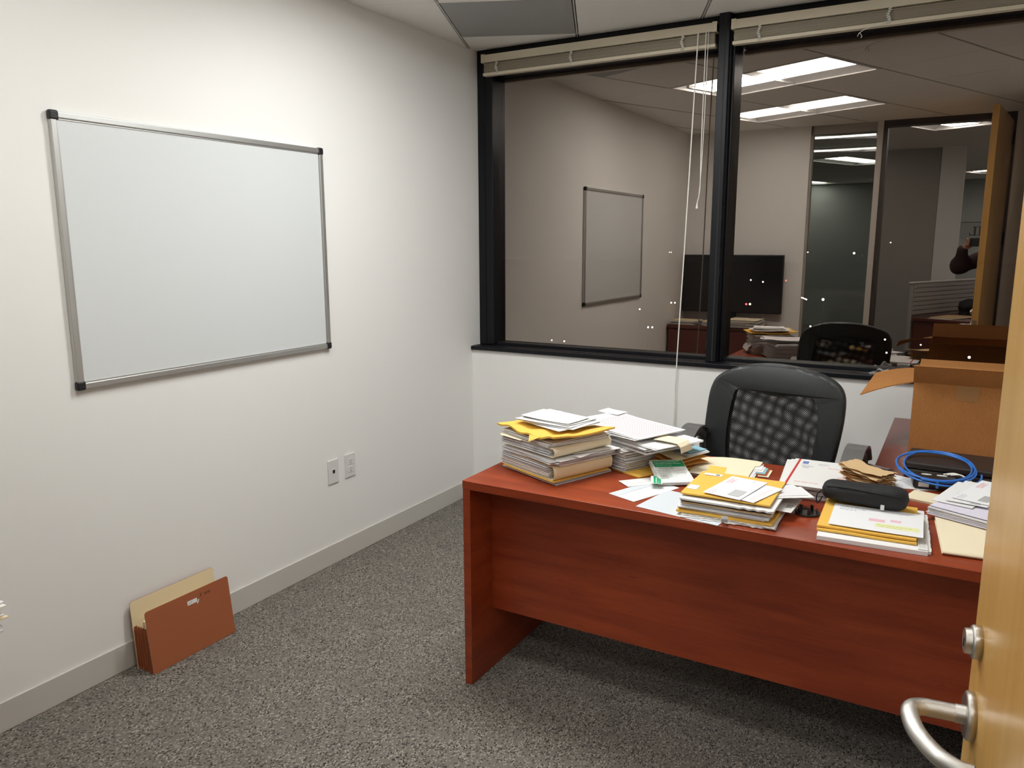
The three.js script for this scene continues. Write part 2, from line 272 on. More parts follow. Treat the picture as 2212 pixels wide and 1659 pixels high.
// troffers: frame, sloped side reflectors, central lens, and the light itself
function troffer(s, t, ax, label, power) {
  const th = ax === 'u' ? GRID : GRID - Math.PI / 2, short = ax === 'q';
  const o = thing('ceiling_light', label, 'ceiling light', [gu[0] * s + gv[0] * t, H, gu[1] * s + gv[1] * t], th);
  const L = short ? 0.595 : 1.205, Wd = 0.595, f = 0.016, lw = 0.128;
  mesh('frame', join([bx(-L / 2, -0.004, -Wd / 2, L / 2, 0.012, -Wd / 2 + f), bx(-L / 2, -0.004, Wd / 2 - f, L / 2, 0.012, Wd / 2), bx(-L / 2, -0.004, -Wd / 2 + f, -L / 2 + f, 0.012, Wd / 2 - f), bx(L / 2 - f, -0.004, -Wd / 2 + f, L / 2, 0.012, Wd / 2 - f)]), M.plate, o);
  const prof = (k) => ribbon([[k * (Wd / 2 - f), 0.004], [k * 0.23, 0.05], [k * 0.17, 0.075], [k * lw, 0.08]].map(([a, b]) => [a, b]), 0.002, L - 2 * f).rotateY(Math.PI / 2);
  for (const k of [-1, 1]) mesh('reflector', prof(k), M.pan, o);
  mesh('housing', join([bx(-L / 2 + f, 0.083, -0.25, L / 2 - f, 0.1, 0.25), bx(-L / 2, 0.012, -Wd / 2, -L / 2 + 0.012, 0.1, Wd / 2), bx(L / 2 - 0.012, 0.012, -Wd / 2, L / 2, 0.1, Wd / 2)]), M.pan, o);
  const lens = []; for (let i = 0; i <= 12; i++) { const a = (i / 12 - 0.5) * 2; lens.push([a * lw, 0.02 + 0.045 * a * a]); }
  mesh('lens', ribbon(lens, 0.003, L - 2 * f - 0.02).rotateY(Math.PI / 2), M.lens, o);
  for (const k of [-1, 1]) mesh('end_cap', bx(k > 0 ? L / 2 - f - 0.012 : -L / 2 + f, 0.016, -lw, k > 0 ? L / 2 - f : -L / 2 + f + 0.012, 0.07, lw), M.pan, o);
  const r = new THREE.RectAreaLight(LAMP, power, L - 0.08, 2 * lw - 0.02); r.position.set(o.position.x, H + 0.014, o.position.z); r.rotation.order = 'YXZ'; r.rotation.set(-Math.PI / 2, th, 0); scene.add(r);
}
troffer(CELL, T0 + 2.5 * CELL, 'u', 'recessed office ceiling light nearer the window, seen mirrored in the glass', ROOM_L[0]);
troffer(0, T0 + 4.5 * CELL, 'u', 'recessed office ceiling light nearer the doorway, second one mirrored in the glass', ROOM_L[1]);
const hallNames = ['recessed corridor light just outside the doorway, mirrored above the photographer', 'recessed corridor light mirrored through the tinted sidelight', 'recessed corridor light far beyond the white column', 'farthest recessed light mirrored at the sidelight\'s left edge', 'recessed corridor light hidden behind the near grey corridor wall'];
hallLights.forEach(([s, t, ax], k) => troffer(s, t, ax, hallNames[k], k === 0 ? HALL_L * 2.4 : HALL_L));
// two slim linear lamps in the corridor behind the sidelight
[[4.40, 'slim white linear corridor lamp nearer the sidelight glass'], [5.58, 'slim white linear corridor lamp farther behind the sidelight glass']].forEach(([z, label]) => {
  const x = 1.06 - (z - 4.4) * 0.045, o = thing('linear_lamp', label, 'lamp', [x, H, z], 0);
  mesh('body', bx(-0.56, -0.022, -0.03, 0.56, -0.0005, 0.03), M.plate, o); mesh('diffuser', bx(-0.555, -0.034, -0.026, 0.555, -0.0225, 0.026, 0.004), M.lens, o);
  const r = new THREE.RectAreaLight(LAMP, 5, 1.1, 0.045); r.position.set(x, H - 0.036, z); r.rotation.order = 'YXZ'; r.rotation.set(-Math.PI / 2, 0, 0); scene.add(r);
});

// ---------------------------------------------------------------- windows
const FZ = -0.083, GZ = -0.154, MX0 = 1.392, MX1 = 1.452, GT = 2.452, GB = 0.925;
function windowUnit(n, x0, x1, label) {
  const o = struct(n, null, null, label, 'window');
  const e0 = n === 'window_1' ? 0.1 : 0.012, e1 = 0.012;
  mesh('frame', join([bx(x0, GB - 0.013, GZ - 0.03, x0 + e0, H, FZ, 0.004), bx(x1 - e1, GB - 0.013, GZ - 0.03, x1, GT, FZ - 0.02), bx(x0 + e0, GT, GZ - 0.03, x1, H + 0.02, FZ), bx(x0 + e0, GB - 0.013, GZ - 0.03, x1 - e1, GB, FZ - 0.03)]), M.frame, o);
  if (n === 'window_1') mesh('frame_bead', bx(x0 + 0.045, GB, FZ, x0 + 0.049, H - 0.02, FZ + 0.003), M.frame, o);
  const cx = (x0 + e0 + x1 - e1) / 2, cy = (GT + GB) / 2, g = new THREE.PlaneGeometry(x1 - e1 - x0 - e0, GT - GB);
  const p = mesh('glass_pane', g, M.glass, o); p.position.set(cx, cy, GZ - 0.0031 * (1.5 - cx) * -1); p.rotation.set(-0.0018, -0.0031, 0);
}
windowUnit('window_1', 0.001, MX0, 'black framed window pane left of the mullion');
windowUnit('window_2', MX1, W - 0.002, 'black framed window pane right of the mullion');
{ const o = struct('trim_1', join([bx(MX0, 0.912, GZ - 0.05, MX1, H + 0.02, -0.055), bx(MX0 + 0.004, 0.912, -0.055, MX1 - 0.004, H, -0.03, 0.003)]), M.frame, 'black vertical mullion between the two windows', 'mullion');
  mesh('groove', bx(MX1 - 0.026, 0.915, -0.0302, MX1 - 0.021, H, -0.0295), M.dark, o); }
{ const o = struct('trim_2', join([bx(0.001, 0.889, GZ - 0.06, W, 0.911, 0.018, 0.003)]), M.frame, 'black window sill ledge', 'window sill');
  for (const z of [-0.05, -0.02]) mesh('rib', bx(0.002, 0.911, z, W - 0.002, 0.9122, z + 0.012), M.frame, o);
  mesh('sill_joint', bx(0.352, 0.9108, -0.12, 0.354, 0.9118, 0.0175), M.dark, o); }
// blinds, pulled up
function blind(x0, x1, label, bunches) {
  const o = thing('venetian_blind', label, 'blind', [0, 0, 0]);
  mesh('headrail', bx(x0, 2.5, -0.075, x1, 2.54, -0.02, 0.002), M.cream, o);
  for (const x of [x0, x1 - 0.022]) mesh('end_bracket', bx(x, 2.498, -0.0745, x + 0.022, 2.543, -0.018), M.cream, o);
  const sl = []; for (let i = 0; i < 26; i++) { const y = 2.449 + i * 0.0018; sl.push(bx(x0 + 0.01 + rr(0, 0.004), y, -0.062 + rr(-0.002, 0.002), x1 - 0.01 - rr(0, 0.004), y + 0.0009, -0.03 + rr(-0.002, 0.002))); }
  const st = mesh('slat_stack', join(sl), M.slat, o); st.userData.kind = 'stuff';
  mesh('bottom_rail', bx(x0 + 0.006, 2.43, -0.064, x1 - 0.006, 2.447, -0.026, 0.004), M.cream, o);
  for (const x of bunches) {
    const pts = []; for (let i = 0; i < 26; i++) { const a = i * 1.9; pts.push([x + 0.007 * Math.sin(a) + 0.004 * Math.sin(i * 0.4), 2.502 - i * 0.0027, -0.021 + 0.004 * Math.cos(a * 1.3)]); }
    mesh('ladder_cord', tube(pts, 0.0024, 120, 5), M.cord, o);
  }
  return o;
}
const b1 = blind(0.068, 1.388, 'cream venetian blind pulled up over the left window', [0.165, 0.62, 1.22]);
const b2 = blind(1.456, W - 0.01, 'cream venetian blind pulled up over the right window', [1.585, 2.13, 2.75]);
mesh('loose_cord', tube([[2.125, 2.445, -0.018], [2.09, 2.432, -0.012], [2.05, 2.425, -0.012], [2.02, 2.41, -0.014], [2.012, 2.395, -0.014]], 0.0015, 30, 5), M.cord, b2);
mesh('loose_cord', tube([[2.02, 2.41, -0.014], [2.03, 2.395, -0.012], [2.026, 2.388, -0.012]], 0.0013, 12, 5), M.cord, b2);
mesh('tilt_wand', tube([[1.302, 2.5, -0.012], [1.292, 2.1, -0.006], [1.28, 1.5, 0.012], [1.268, 1.05, 0.022], [1.262, 0.8, 0.024], [1.258, 0.55, 0.022], [1.25, 0.45, 0.02]], 0.0032, 60, 6), M.cord, b1);
mesh('pull_cord', tube([[1.340, 2.5, -0.012], [1.338, 2.0, -0.01], [1.34, 1.78, -0.01], [1.328, 1.7, -0.01]], 0.0024, 40, 6), M.cord, b1);
mesh('pull_cord', tube([[1.352, 2.5, -0.012], [1.348, 2.1, -0.01], [1.343, 1.86, -0.008], [1.335, 1.72, -0.008]], 0.0018, 40, 6), M.cord, b1);
mesh('pull_cord', tube([[1.262, 0.80, 0.03], [1.266, 0.6, 0.024], [1.268, 0.44, 0.02]], 0.0014, 20, 6), M.cord, b1);
mesh('cord_knob', new THREE.CylinderGeometry(0.003, 0.006, 0.025, 10).translate(1.328, 1.69, -0.01), M.cord, b1);

// ---------------------------------------------------------------- back wall opening: sidelight, jambs, header
{ const o = struct('window_3', null, null, 'tall tinted sidelight beside the office doorway', 'window');
  mesh('frame', join([bx(SL0, 0, ZB + 0.02, SL0 + 0.02, H, ZB + 0.1), bx(SL0, 0, ZB + 0.02, SL1, 0.1, ZB + 0.1), bx(SL0, 2.5, ZB + 0.02, SL1, H, ZB + 0.1)]), M.wallGrey, o);
  const p = mesh('glass_pane', new THREE.PlaneGeometry(SL1 - SL0 - 0.02, 2.4), M.sideGlass, o); p.position.set((SL0 + SL1 + 0.02) / 2, 1.3, ZB + 0.05); }
struct('trim_3', join([bx(SL1, 0, ZB - 0.012, SL1 + 0.05, H, ZB + 0.13, 0.003)]), M.base, 'light metal post between sidelight and doorway', 'door frame');
struct('trim_4', join([bx(SL1 + 0.05, 0, ZB - 0.005, DO0, 2.53, ZB + 0.13), bx(SL1 + 0.05, 2.53, ZB - 0.005, DO1 + 0.05, H, ZB + 0.13), bx(DO1, 0, ZB - 0.005, DO1 + 0.05, 2.53, ZB + 0.13)]), S({ color: rgb(0.055, 0.046, 0.042), roughness: 0.45 }), 'dark metal frame around the office doorway', 'door frame');

// door, standing open at the right; local x runs from the free edge to the hinge, local +z faces the camera side
{
  const o = struct('door_1', null, null, 'open maple veneer door with steel lever at the right edge', 'door');
  const e = [2.564, 2.69], h = [2.683, 3.66], len = Math.hypot(h[0] - e[0], h[1] - e[1]);
  o.position.set(e[0], 0, e[1]); o.rotation.y = Math.atan2(-(h[1] - e[1]), h[0] - e[0]);   // local x -> along the door
  // local +z faces the camera: the visible face lies at z = 0, the leaf reaches back to z = -0.045
  mesh('leaf', bx(0, 0.012, -0.045, len, 2.5, 0, 0.0015, true), M.maple, o);
  const rose = (y, x, r, t, n) => mesh(n, new THREE.LatheGeometry([[0, -0.001], [r, -0.001], [r, t - 0.003], [r * 0.9, t], [0, t]].map((p) => new THREE.Vector2(p[0], p[1])), 40).rotateX(Math.PI / 2).translate(x, y, 0), M.steel, o);
  rose(0.885, 0.055, 0.0325, 0.011, 'lever_rose');
  mesh('lever_neck', cyl(0.0125, 0.0125, 0.012, 28).rotateX(Math.PI / 2).translate(0.055, 0.885, 0.016), M.steel, o);
  mesh('lever', tube([[0.055, 0.885, 0.02], [0.055, 0.885, 0.045], [0.056, 0.885, 0.062], [0.064, 0.884, 0.0755], [0.082, 0.882, 0.078], [0.115, 0.879, 0.071], [0.15, 0.876, 0.052], [0.17, 0.875, 0.03], [0.174, 0.875, 0.014]], 0.0118, 80, 20), M.steel, o);
  rose(0.99, 0.05, 0.0225, 0.012, 'lock_rosette');
  const lc = mesh('lock_cylinder', cyl(0.0165, 0.0175, 0.008, 30).rotateX(Math.PI / 2).translate(0.05, 0.99, 0.0155), M.steel, o);
  mesh('keyhole', bx(0.0485, 0.982, 0.0193, 0.0515, 0.994, 0.0205), M.dark, lc);
  for (const y of [2.36, 1.55, 0.3]) mesh('hinge', join([bx(len - 0.004, y - 0.055, -0.049, len + 0.012, y + 0.055, -0.045), cyl(0.008, 0.008, 0.11, 14).translate(len + 0.006, y, -0.053)]), M.black, o);
  mesh('latch_plate', bx(-0.0012, 0.83, -0.035, 0.0008, 0.93, -0.01), M.steel, o);
}

// ---------------------------------------------------------------- the corridor seen mirrored in the window
struct('wall_corridor', bx(1.46, 0, 6.17, 2.125, H, 6.6), M.wallGrey, 'grey corridor wall facing the doorway', 'wall');
struct('trim_5', bx(2.13, 0, 6.14, 2.37, H, 6.62), M.wall, 'white column at the end of the grey corridor wall', 'column');
const farWall = struct('wall_far', bx(-3, 0, 11.4, 6, H, 11.6), M.wallFar, 'far grey wall of the open office with lettering', 'wall');
struct('wall_side', join([bx(-3.1, 0, 3.83, -3, H, 11.6), bx(6, 0, 3.83, 6.1, H, 11.6), bx(-3, 0, 3.71, -0.12, H, 3.83), bx(W + 0.12, 0, 3.71, 6, H, 3.83)]), M.wall, 'outer walls of the open office', 'wall');
{ // lettering on the far wall
  const t = canvasTex(512, 200, (x, w, h) => { fill(x, '#a9aba8', 0, 0, w, h); fill(x, '#4c4a4a', 0, 10, w, 6); say(x, 'NIL', '#55504e', 'bold 150px serif', 130, 170); });
  single('wall_sign', bx(2.30, 1.60, 11.385, 2.95, 1.88, 11.399), S({ map: t, roughness: 0.8 }), 'pale sign with dark serif capitals on the far wall', 'sign').geometry.attributes.uv.needsUpdate = true;
  const s = scene.children[scene.children.length - 1], p = s.geometry.attributes.position, uv = s.geometry.attributes.uv;
  for (let i = 0; i < p.count; i++) uv.setXY(i, 1 - (p.getX(i) - 2.30) / 0.65, (p.getY(i) - 1.60) / 0.28);
}
{ // slatted cubicle partition with a cluttered counter
  const o = thing('cubicle_partition', 'pale slatted cubicle partition in the corridor', 'partition', [2.0, 0, 5.15], GRID - Math.PI / 2);
  mesh('core', bx(0, 0, -0.02, 1.6, 1.09, 0.02), M.wallGrey, o);
  mesh('cap_rail', bx(-0.01, 1.09, -0.03, 1.61, 1.105, 0.03, 0.003), M.plate, o);
  for (let k = 0; k < 7; k++) mesh('slat', bx(0.012, 0.76 + k * 0.047, -0.032, 1.59, 0.80 + k * 0.047, -0.0205, 0.002), M.slatWall, o);
  const c = thing('reception_counter', 'dark counter in front of the slatted partition', 'counter', [2.0, 0, 5.15], GRID - Math.PI / 2);
  mesh('counter_top', bx(-0.02, 0.70, -0.62, 1.6, 0.73, -0.034, 0.004), M.mahogany, c); mesh('panel', bx(0.02, 0, -0.06, 1.56, 0.699, -0.036), M.mahogany, c); mesh('leg', bx(0.0, 0, -0.58, 0.03, 0.699, -0.06), M.mahogany, c); mesh('leg', bx(1.53, 0, -0.58, 1.56, 0.699, -0.06), M.mahogany, c);
}
const inCounter = (x, z) => [2.0 + gv[0] * x + -gu[0] * -z * 1, 5.15 + gv[1] * x + -gu[1] * -z * 1];

// ================================================================ WHITEBOARD AND OUTLETS
{
  const o = thing('whiteboard', 'blank whiteboard with aluminium frame and black corners on the wall', 'whiteboard', [0.001, 0, 0]);
  const y0 = 1.042, y1 = 1.922, z0 = 1.218, z1 = 2.411, f = 0.02;
  mesh('panel', bx(0.004, y0 + 0.01, z0 + 0.01, 0.011, y1 - 0.01, z1 - 0.01), M.board, o);
  const rail = (a, b, c, d) => join([bx(0.0, a, b, 0.018, c, d, 0.003)]);
  mesh('frame_rail', rail(y1 - f, z0 + 0.02, y1, z1 - 0.02), M.alu, o); mesh('frame_rail', rail(y0, z0 + 0.02, y0 + f, z1 - 0.02), M.alu, o);
  mesh('frame_rail', rail(y0 + 0.02, z0, y1 - 0.02, z0 + f), M.alu, o); mesh('frame_rail', rail(y0 + 0.02, z1 - f, y1 - 0.02, z1), M.alu, o);
  const lip = 0.0045; mesh('inner_lip', join([bx(0.011, y1 - f - lip, z0 + f, 0.0135, y1 - f, z1 - f), bx(0.011, y0 + f, z0 + f, 0.0135, y0 + f + lip, z1 - f), bx(0.011, y0 + f, z0 + f, 0.0135, y1 - f, z0 + f + lip), bx(0.011, y0 + f, z1 - f - lip, 0.0135, y1 - f, z1 - f)]), M.alu, o);
  for (const [y, z] of [[y1, z1], [y1, z0], [y0, z0], [y0, z1]]) { const cy = y === y1 ? y1 - 0.012 : y0 + 0.012, cz = z === z1 ? z1 - 0.012 : z0 + 0.012; mesh('corner_cap', bx(-0.0005, cy - 0.0155, cz - 0.0155, 0.0205, cy + 0.0155, cz + 0.0155, 0.007), M.black, o); }
}
{
  const o = thing('data_jack_plate', 'white wall plate with a single black data jack', 'wall plate', [0, 0.453, 1.227]);
  mesh('plate', bx(0.0002, -0.0575, -0.0352, 0.0062, 0.0575, 0.0352, 0.0025), M.plate, o); mesh('jack_rim', bx(0.006, -0.013, -0.0105, 0.0072, 0.013, 0.0105), M.paper, o); mesh('jack_opening', bx(0.0072, -0.0085, -0.008, 0.0076, 0.0085, 0.008), M.dark, o);
  for (const y of [-0.044, 0.044]) mesh('screw', cyl(0.0028, 0.0028, 0.001, 12).rotateZ(Math.PI / 2).translate(0.0066, y, 0), M.plate, o);
  const d = thing('power_outlet', 'white duplex power outlet beside the data jack', 'outlet', [0, 0.455, 1.109]);
  mesh('plate', bx(0.0002, -0.0575, -0.0352, 0.0062, 0.0575, 0.0352, 0.0025), M.plate, d);
  for (const y of [-0.0195, 0.0195]) { const r = mesh('receptacle', bx(0.006, y - 0.0145, -0.0165, 0.0078, y + 0.0145, 0.0165, 0.0008), M.plate, d); for (const z of [-0.006, 0.006]) mesh('slot', bx(0.0078, y + 0.001, z - 0.0009, 0.0081, y + 0.0085, z + 0.0009), M.dark, r); mesh('ground_hole', cyl(0.0026, 0.0026, 0.0004, 12).rotateZ(Math.PI / 2).translate(0.0079, y - 0.007, 0), M.dark, r); }
  mesh('screw', cyl(0.0028, 0.0028, 0.001, 12).rotateZ(Math.PI / 2).translate(0.0066, 0, 0), M.plate, d);
}

// ================================================================ ACCORDION FILE ON THE FLOOR
{
  const o = thing('accordion_file', 'rust red expanding file pocket standing against the baseboard', 'file pocket', [0.012, 0.001, 2.128]);
  const w = 0.362;
  const panel = (hgt, r) => { const s = new THREE.Shape(); s.moveTo(-w / 2, 0); s.lineTo(w / 2, 0); s.lineTo(w / 2, hgt - r); s.quadraticCurveTo(w / 2, hgt, w / 2 - r, hgt); s.lineTo(-w / 2 + r, hgt); s.quadraticCurveTo(-w / 2, hgt, -w / 2, hgt - r); return uvBox(plain(new THREE.ExtrudeGeometry(s, { depth: 0.0012, bevelEnabled: false }).rotateY(Math.PI / 2))); };
  const fr = mesh('front_panel', panel(0.232, 0.012), M.redrope, o); fr.position.set(0.113, 0, 0); fr.rotation.z = 0.11;
  const fl = mesh('front_lining', panel(0.231, 0.012), M.manila, o); fl.position.set(0.1116, 0, 0); fl.rotation.z = 0.11;
  const bk = mesh('back_panel', panel(0.25, 0.012), M.redrope, o); bk.position.set(0.019, 0, 0); bk.rotation.z = 0.055;
  const bl = mesh('back_lining', panel(0.2495, 0.012), M.manila, o); bl.position.set(0.0206, 0, 0); bl.rotation.z = 0.055;
  for (const sgn of [1, -1]) {
    const n = 12, pos = [], idx = [], uv = [];
    for (let i = 0; i <= n; i++) for (let j = 0; j <= 1; j++) { const t = i / n, x = (0.021 - 0.004 * j) + t * (0.09 - 0.014 * j), z = sgn * (w / 2 - 0.002 - (i % 2 ? 0.013 : 0) * (1 - 0.25 * j)); pos.push(x, j * (0.158 + (i % 2 ? 0.004 : 0)), z); uv.push(t, j); }
    for (let i = 0; i < n; i++) idx.push(2 * i, 2 * i + 1, 2 * i + 2, 2 * i + 2, 2 * i + 1, 2 * i + 3);
    const g = new THREE.BufferGeometry(); g.setAttribute('position', new THREE.Float32BufferAttribute(pos, 3)); g.setAttribute('uv', new THREE.Float32BufferAttribute(uv, 2)); g.setIndex(idx);
    const f = g.toNonIndexed(); f.computeVertexNormals(); const dm = M.redrope.clone(); dm.side = THREE.DoubleSide; mesh('gusset', f, dm, o);
  }
  mesh('bottom_panel', bx(0.021, 0, -w / 2 + 0.003, 0.112, 0.0015, w / 2 - 0.003), M.redrope, o);
  mesh('paper_insert', bx(0.03, 0.0016, -w / 2 + 0.02, 0.04, 0.17, w / 2 - 0.03), M.manilaPale, o);
  const put = (name, geo, mat, y, z, ty) => { const m = mesh(name, geo, mat, fr); m.position.set(0.0014, y, z); m.rotation.set(0, Math.PI / 2, 0); return m; };
  put('handwriting', new THREE.BoxGeometry(0.07, 0.027, 0.0002), pm.ink, 0.205, -0.075).rotation.z = 0;
  const lb = put('label_sticker', new THREE.BoxGeometry(0.042, 0.016, 0.0004), pm.tag, 0.194, -0.012); lb.position.x = 0.0018;
  const cu = put('sticker_curl', new THREE.BoxGeometry(0.006, 0.018, 0.0004), M.paper, 0.186, -0.036); cu.position.x = 0.0024; cu.rotation.set(0.2, Math.PI / 2, -0.3, 'YXZ');
}

// ================================================================ DESK WITH RETURN, CREDENZA, CHAIR
const X0 = 1.1175, XR = 2.95, ZF = 1.802, ZK = 1.102;
{
  const o = thing('office_desk', 'cherry laminate office desk with full modesty panel, heaped with paper', 'desk', [0, 0, 0]);
  mesh('desktop', bx(X0, D - 0.03, ZK, XR, D, ZF, 0.0025), M.cherry, o);
  mesh('end_panel', bx(X0 + 0.001, 0, ZK + 0.02, X0 + 0.0295, D - 0.0305, ZF - 0.001, 0.0015), M.cherry, o);
  mesh('end_panel', bx(XR - 0.0295, 0, ZK + 0.02, XR - 0.001, D - 0.0305, ZF - 0.001, 0.0015), M.cherry, o);
  mesh('modesty_panel', bx(X0 + 0.03, 0.232, 1.645, XR - 0.03, D - 0.0305, 1.664), M.cherry, o);
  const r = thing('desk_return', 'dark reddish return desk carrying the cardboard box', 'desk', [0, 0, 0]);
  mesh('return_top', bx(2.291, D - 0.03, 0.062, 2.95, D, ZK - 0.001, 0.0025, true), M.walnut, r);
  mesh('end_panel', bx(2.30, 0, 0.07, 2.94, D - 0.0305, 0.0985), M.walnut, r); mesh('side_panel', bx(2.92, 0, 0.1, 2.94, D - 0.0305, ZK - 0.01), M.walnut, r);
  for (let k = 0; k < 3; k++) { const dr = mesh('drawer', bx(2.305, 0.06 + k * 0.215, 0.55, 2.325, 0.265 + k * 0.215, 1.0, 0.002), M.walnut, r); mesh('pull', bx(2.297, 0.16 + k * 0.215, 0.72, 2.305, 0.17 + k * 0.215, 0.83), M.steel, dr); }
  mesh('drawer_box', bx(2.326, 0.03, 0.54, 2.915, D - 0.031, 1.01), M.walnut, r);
  const c = thing('credenza', 'dark mahogany credenza in the corner below the black television', 'credenza', [0, 0, 0]);
  mesh('credenza_top', bx(0.012, 0.705, 3.135, 0.835, 0.735, 3.70, 0.002), M.mahogany, c); mesh('body', bx(0.022, 0.02, 3.155, 0.825, 0.7045, 3.70), M.mahogany, c);
  for (let k = 0; k < 2; k++) { const dd = mesh('cabinet_door', bx(0.027 + k * 0.398, 0.05, 3.138, 0.422 + k * 0.398, 0.69, 3.154, 0.002), M.mahogany, c); mesh('handle', bx(0.408 + k * 0.03, 0.52, 3.13, 0.415 + k * 0.03, 0.62, 3.138), M.steel, dd); }
}
{ // television on the credenza
  const o = thing('television', 'black flat television standing on the mahogany credenza', 'television', [0.495, 0.735, 3.61], -0.02);
  mesh('casing', bx(-0.485, 0.10, -0.018, 0.485, 0.665, 0.03, 0.006), M.black, o); mesh('screen', bx(-0.472, 0.118, -0.0195, 0.472, 0.652, -0.0182), M.blackGloss, o);
  mesh('stand_neck', bx(-0.05, 0.012, -0.005, 0.05, 0.11, 0.02), M.black, o); mesh('stand_foot', bx(-0.22, 0.0005, -0.09, 0.22, 0.012, 0.07, 0.005), M.black, o);
}
{ // office chair behind the desk
  const o = thing('office_chair', 'black leather office chair with mesh back behind the desk', 'chair', [1.913, 0, 0.62], -0.06);
  const out = [[-0.235, 0.60], [-0.252, 0.74], [-0.248, 0.86], [-0.236, 0.945], [-0.205, 0.995], [-0.12, 1.033], [0.0, 1.047], [0.12, 1.036], [0.215, 1.008], [0.262, 0.96], [0.268, 0.87], [0.252, 0.74], [0.226, 0.60]];
  const inn = [[-0.172, 0.63], [-0.178, 0.74], [-0.172, 0.84], [-0.160, 0.915], [-0.148, 0.945], [-0.122, 0.955], [-0.08, 0.95], [0.0, 0.938], [0.08, 0.944], [0.135, 0.948], [0.164, 0.938], [0.182, 0.905], [0.188, 0.84], [0.180, 0.74], [0.164, 0.63]];
  const sp = (pts, n) => new THREE.SplineCurve(pts.map((p) => new THREE.Vector2(...p))).getPoints(n);
  const sh = new THREE.Shape([...sp(out, 72), ...[[0.19, 0.575], [0, 0.565], [-0.21, 0.575]].map((p) => new THREE.Vector2(...p))]);
  sh.holes.push(new THREE.Path([...sp(inn, 72), ...[[0.14, 0.615], [0, 0.61], [-0.155, 0.615]].map((p) => new THREE.Vector2(...p))]));
  const bend = (x, y) => 0.20 - 0.17 * (y - 0.6) * 0.35 + 0.9 * x * x * 0.55 - 0.02;
  const warp = (g) => { const p = g.attributes.position; for (let i = 0; i < p.count; i++) p.setZ(i, p.getZ(i) + bend(p.getX(i), p.getY(i))); g.computeVertexNormals(); return g; };
  const fg = new THREE.ExtrudeGeometry(sh, { depth: 0.022, bevelEnabled: true, bevelThickness: 0.014, bevelSize: 0.012, bevelOffset: -0.011, bevelSegments: 5, curveSegments: 8 });
  fg.translate(0, 0, -0.011); const wf = warp(fg); const cf = toCreasedNormals(wf, 1.0); uvBox(plain(cf)); mesh('back_frame', uvBox(plain(cf)), M.leather, o);
  for (const [x0, y0, x1, y1] of [[-0.211, 0.988, -0.158, 0.948], [-0.217, 0.981, -0.164, 0.941], [0.228, 0.997, 0.172, 0.945], [0.234, 0.990, 0.178, 0.938]]) { const pts = []; for (let i = 0; i <= 6; i++) { const x = x0 + (x1 - x0) * i / 6, y = y0 + (y1 - y0) * i / 6; pts.push([x, y, bend(x, y) + 0.0243 - (i === 0 || i === 6 ? 0.006 : 0)]); } mesh('seam', tube(pts, 0.0016, 16, 6), M.black, o); }
  // two layers of woven mesh, each of crossing strands
  const weave = (ang, pitch, dz, wd) => {
    const list = [], ca = Math.cos(ang), sa = Math.sin(ang), bxn = [-0.19, 0.59, 0.2, 0.965];
    for (const dir of [0, 1]) {
      const dx = dir ? -sa : ca, dy = dir ? ca : sa, nx = -dy, ny = dx;
      for (let k = -80; k <= 80; k++) {
        const ox = 0 + nx * k * pitch, oy = 0.78 + ny * k * pitch; let t0 = -1, t1 = 1;
        for (const [o1, d1, lo, hi] of [[ox, dx, bxn[0], bxn[2]], [oy, dy, bxn[1], bxn[3]]]) { let a = (lo - o1) / d1, b = (hi - o1) / d1; if (a > b) [a, b] = [b, a]; t0 = Math.max(t0, a); t1 = Math.min(t1, b); }
        if (t1 - t0 < 0.005) continue;
        const n = 5, pos = [], idx = [];
        for (let i = 0; i <= n; i++) { const t = t0 + (t1 - t0) * i / n, x = ox + dx * t, y = oy + dy * t, z = bend(x, y) + dz + 0.004 * Math.sin(x * 38 + (dz > 0 ? 1 : 0)) * Math.sin(y * 41 + 0.6); for (const s of [-1, 1]) pos.push(x + nx * s * wd / 2, y + ny * s * wd / 2, z + dir * 0.0008); }
        for (let i = 0; i < n; i++) { const a = 2 * i; idx.push(a, a + 1, a + 2, a + 2, a + 1, a + 3); }
        const g = new THREE.BufferGeometry(); g.setAttribute('position', new THREE.Float32BufferAttribute(pos, 3)); g.setAttribute('uv', new THREE.Float32BufferAttribute(new Array(pos.length / 3 * 2).fill(0), 2)); g.setIndex(idx); g.computeVertexNormals(); list.push(g);
      }
    }
    return join(list);
  };
  M.strand.side = THREE.DoubleSide;
  const m1 = mesh('mesh_fabric', weave(0.72, 0.0050, 0.008, 0.0024), M.strand, o); m1.userData.kind = 'stuff';
  const m2 = mesh('mesh_fabric', weave(0.83, 0.0053, -0.008, 0.0024), M.strand, o); m2.userData.kind = 'stuff';
  mesh('lumbar_shell', warp(new THREE.BoxGeometry(0.30, 0.16, 0.012, 12, 4, 1).translate(0, 0.56, -0.01)), M.plasticBlack, o);
  mesh('seat', new RoundedBoxGeometry(0.5, 0.09, 0.48, 4, 0.04).translate(0, 0.46, 0.36), M.leather, o);
  mesh('back_bracket', tube([[0, 0.40, 0.3], [0, 0.41, 0.12], [0, 0.5, 0.125], [0, 0.6, 0.17]], 0.02, 24, 10), M.plasticBlack, o);
  mesh('gas_lift', join([cyl(0.025, 0.025, 0.22, 20).translate(0, 0.30, 0.33), cyl(0.04, 0.04, 0.04, 20).translate(0, 0.41, 0.33)]), M.plasticBlack, o);
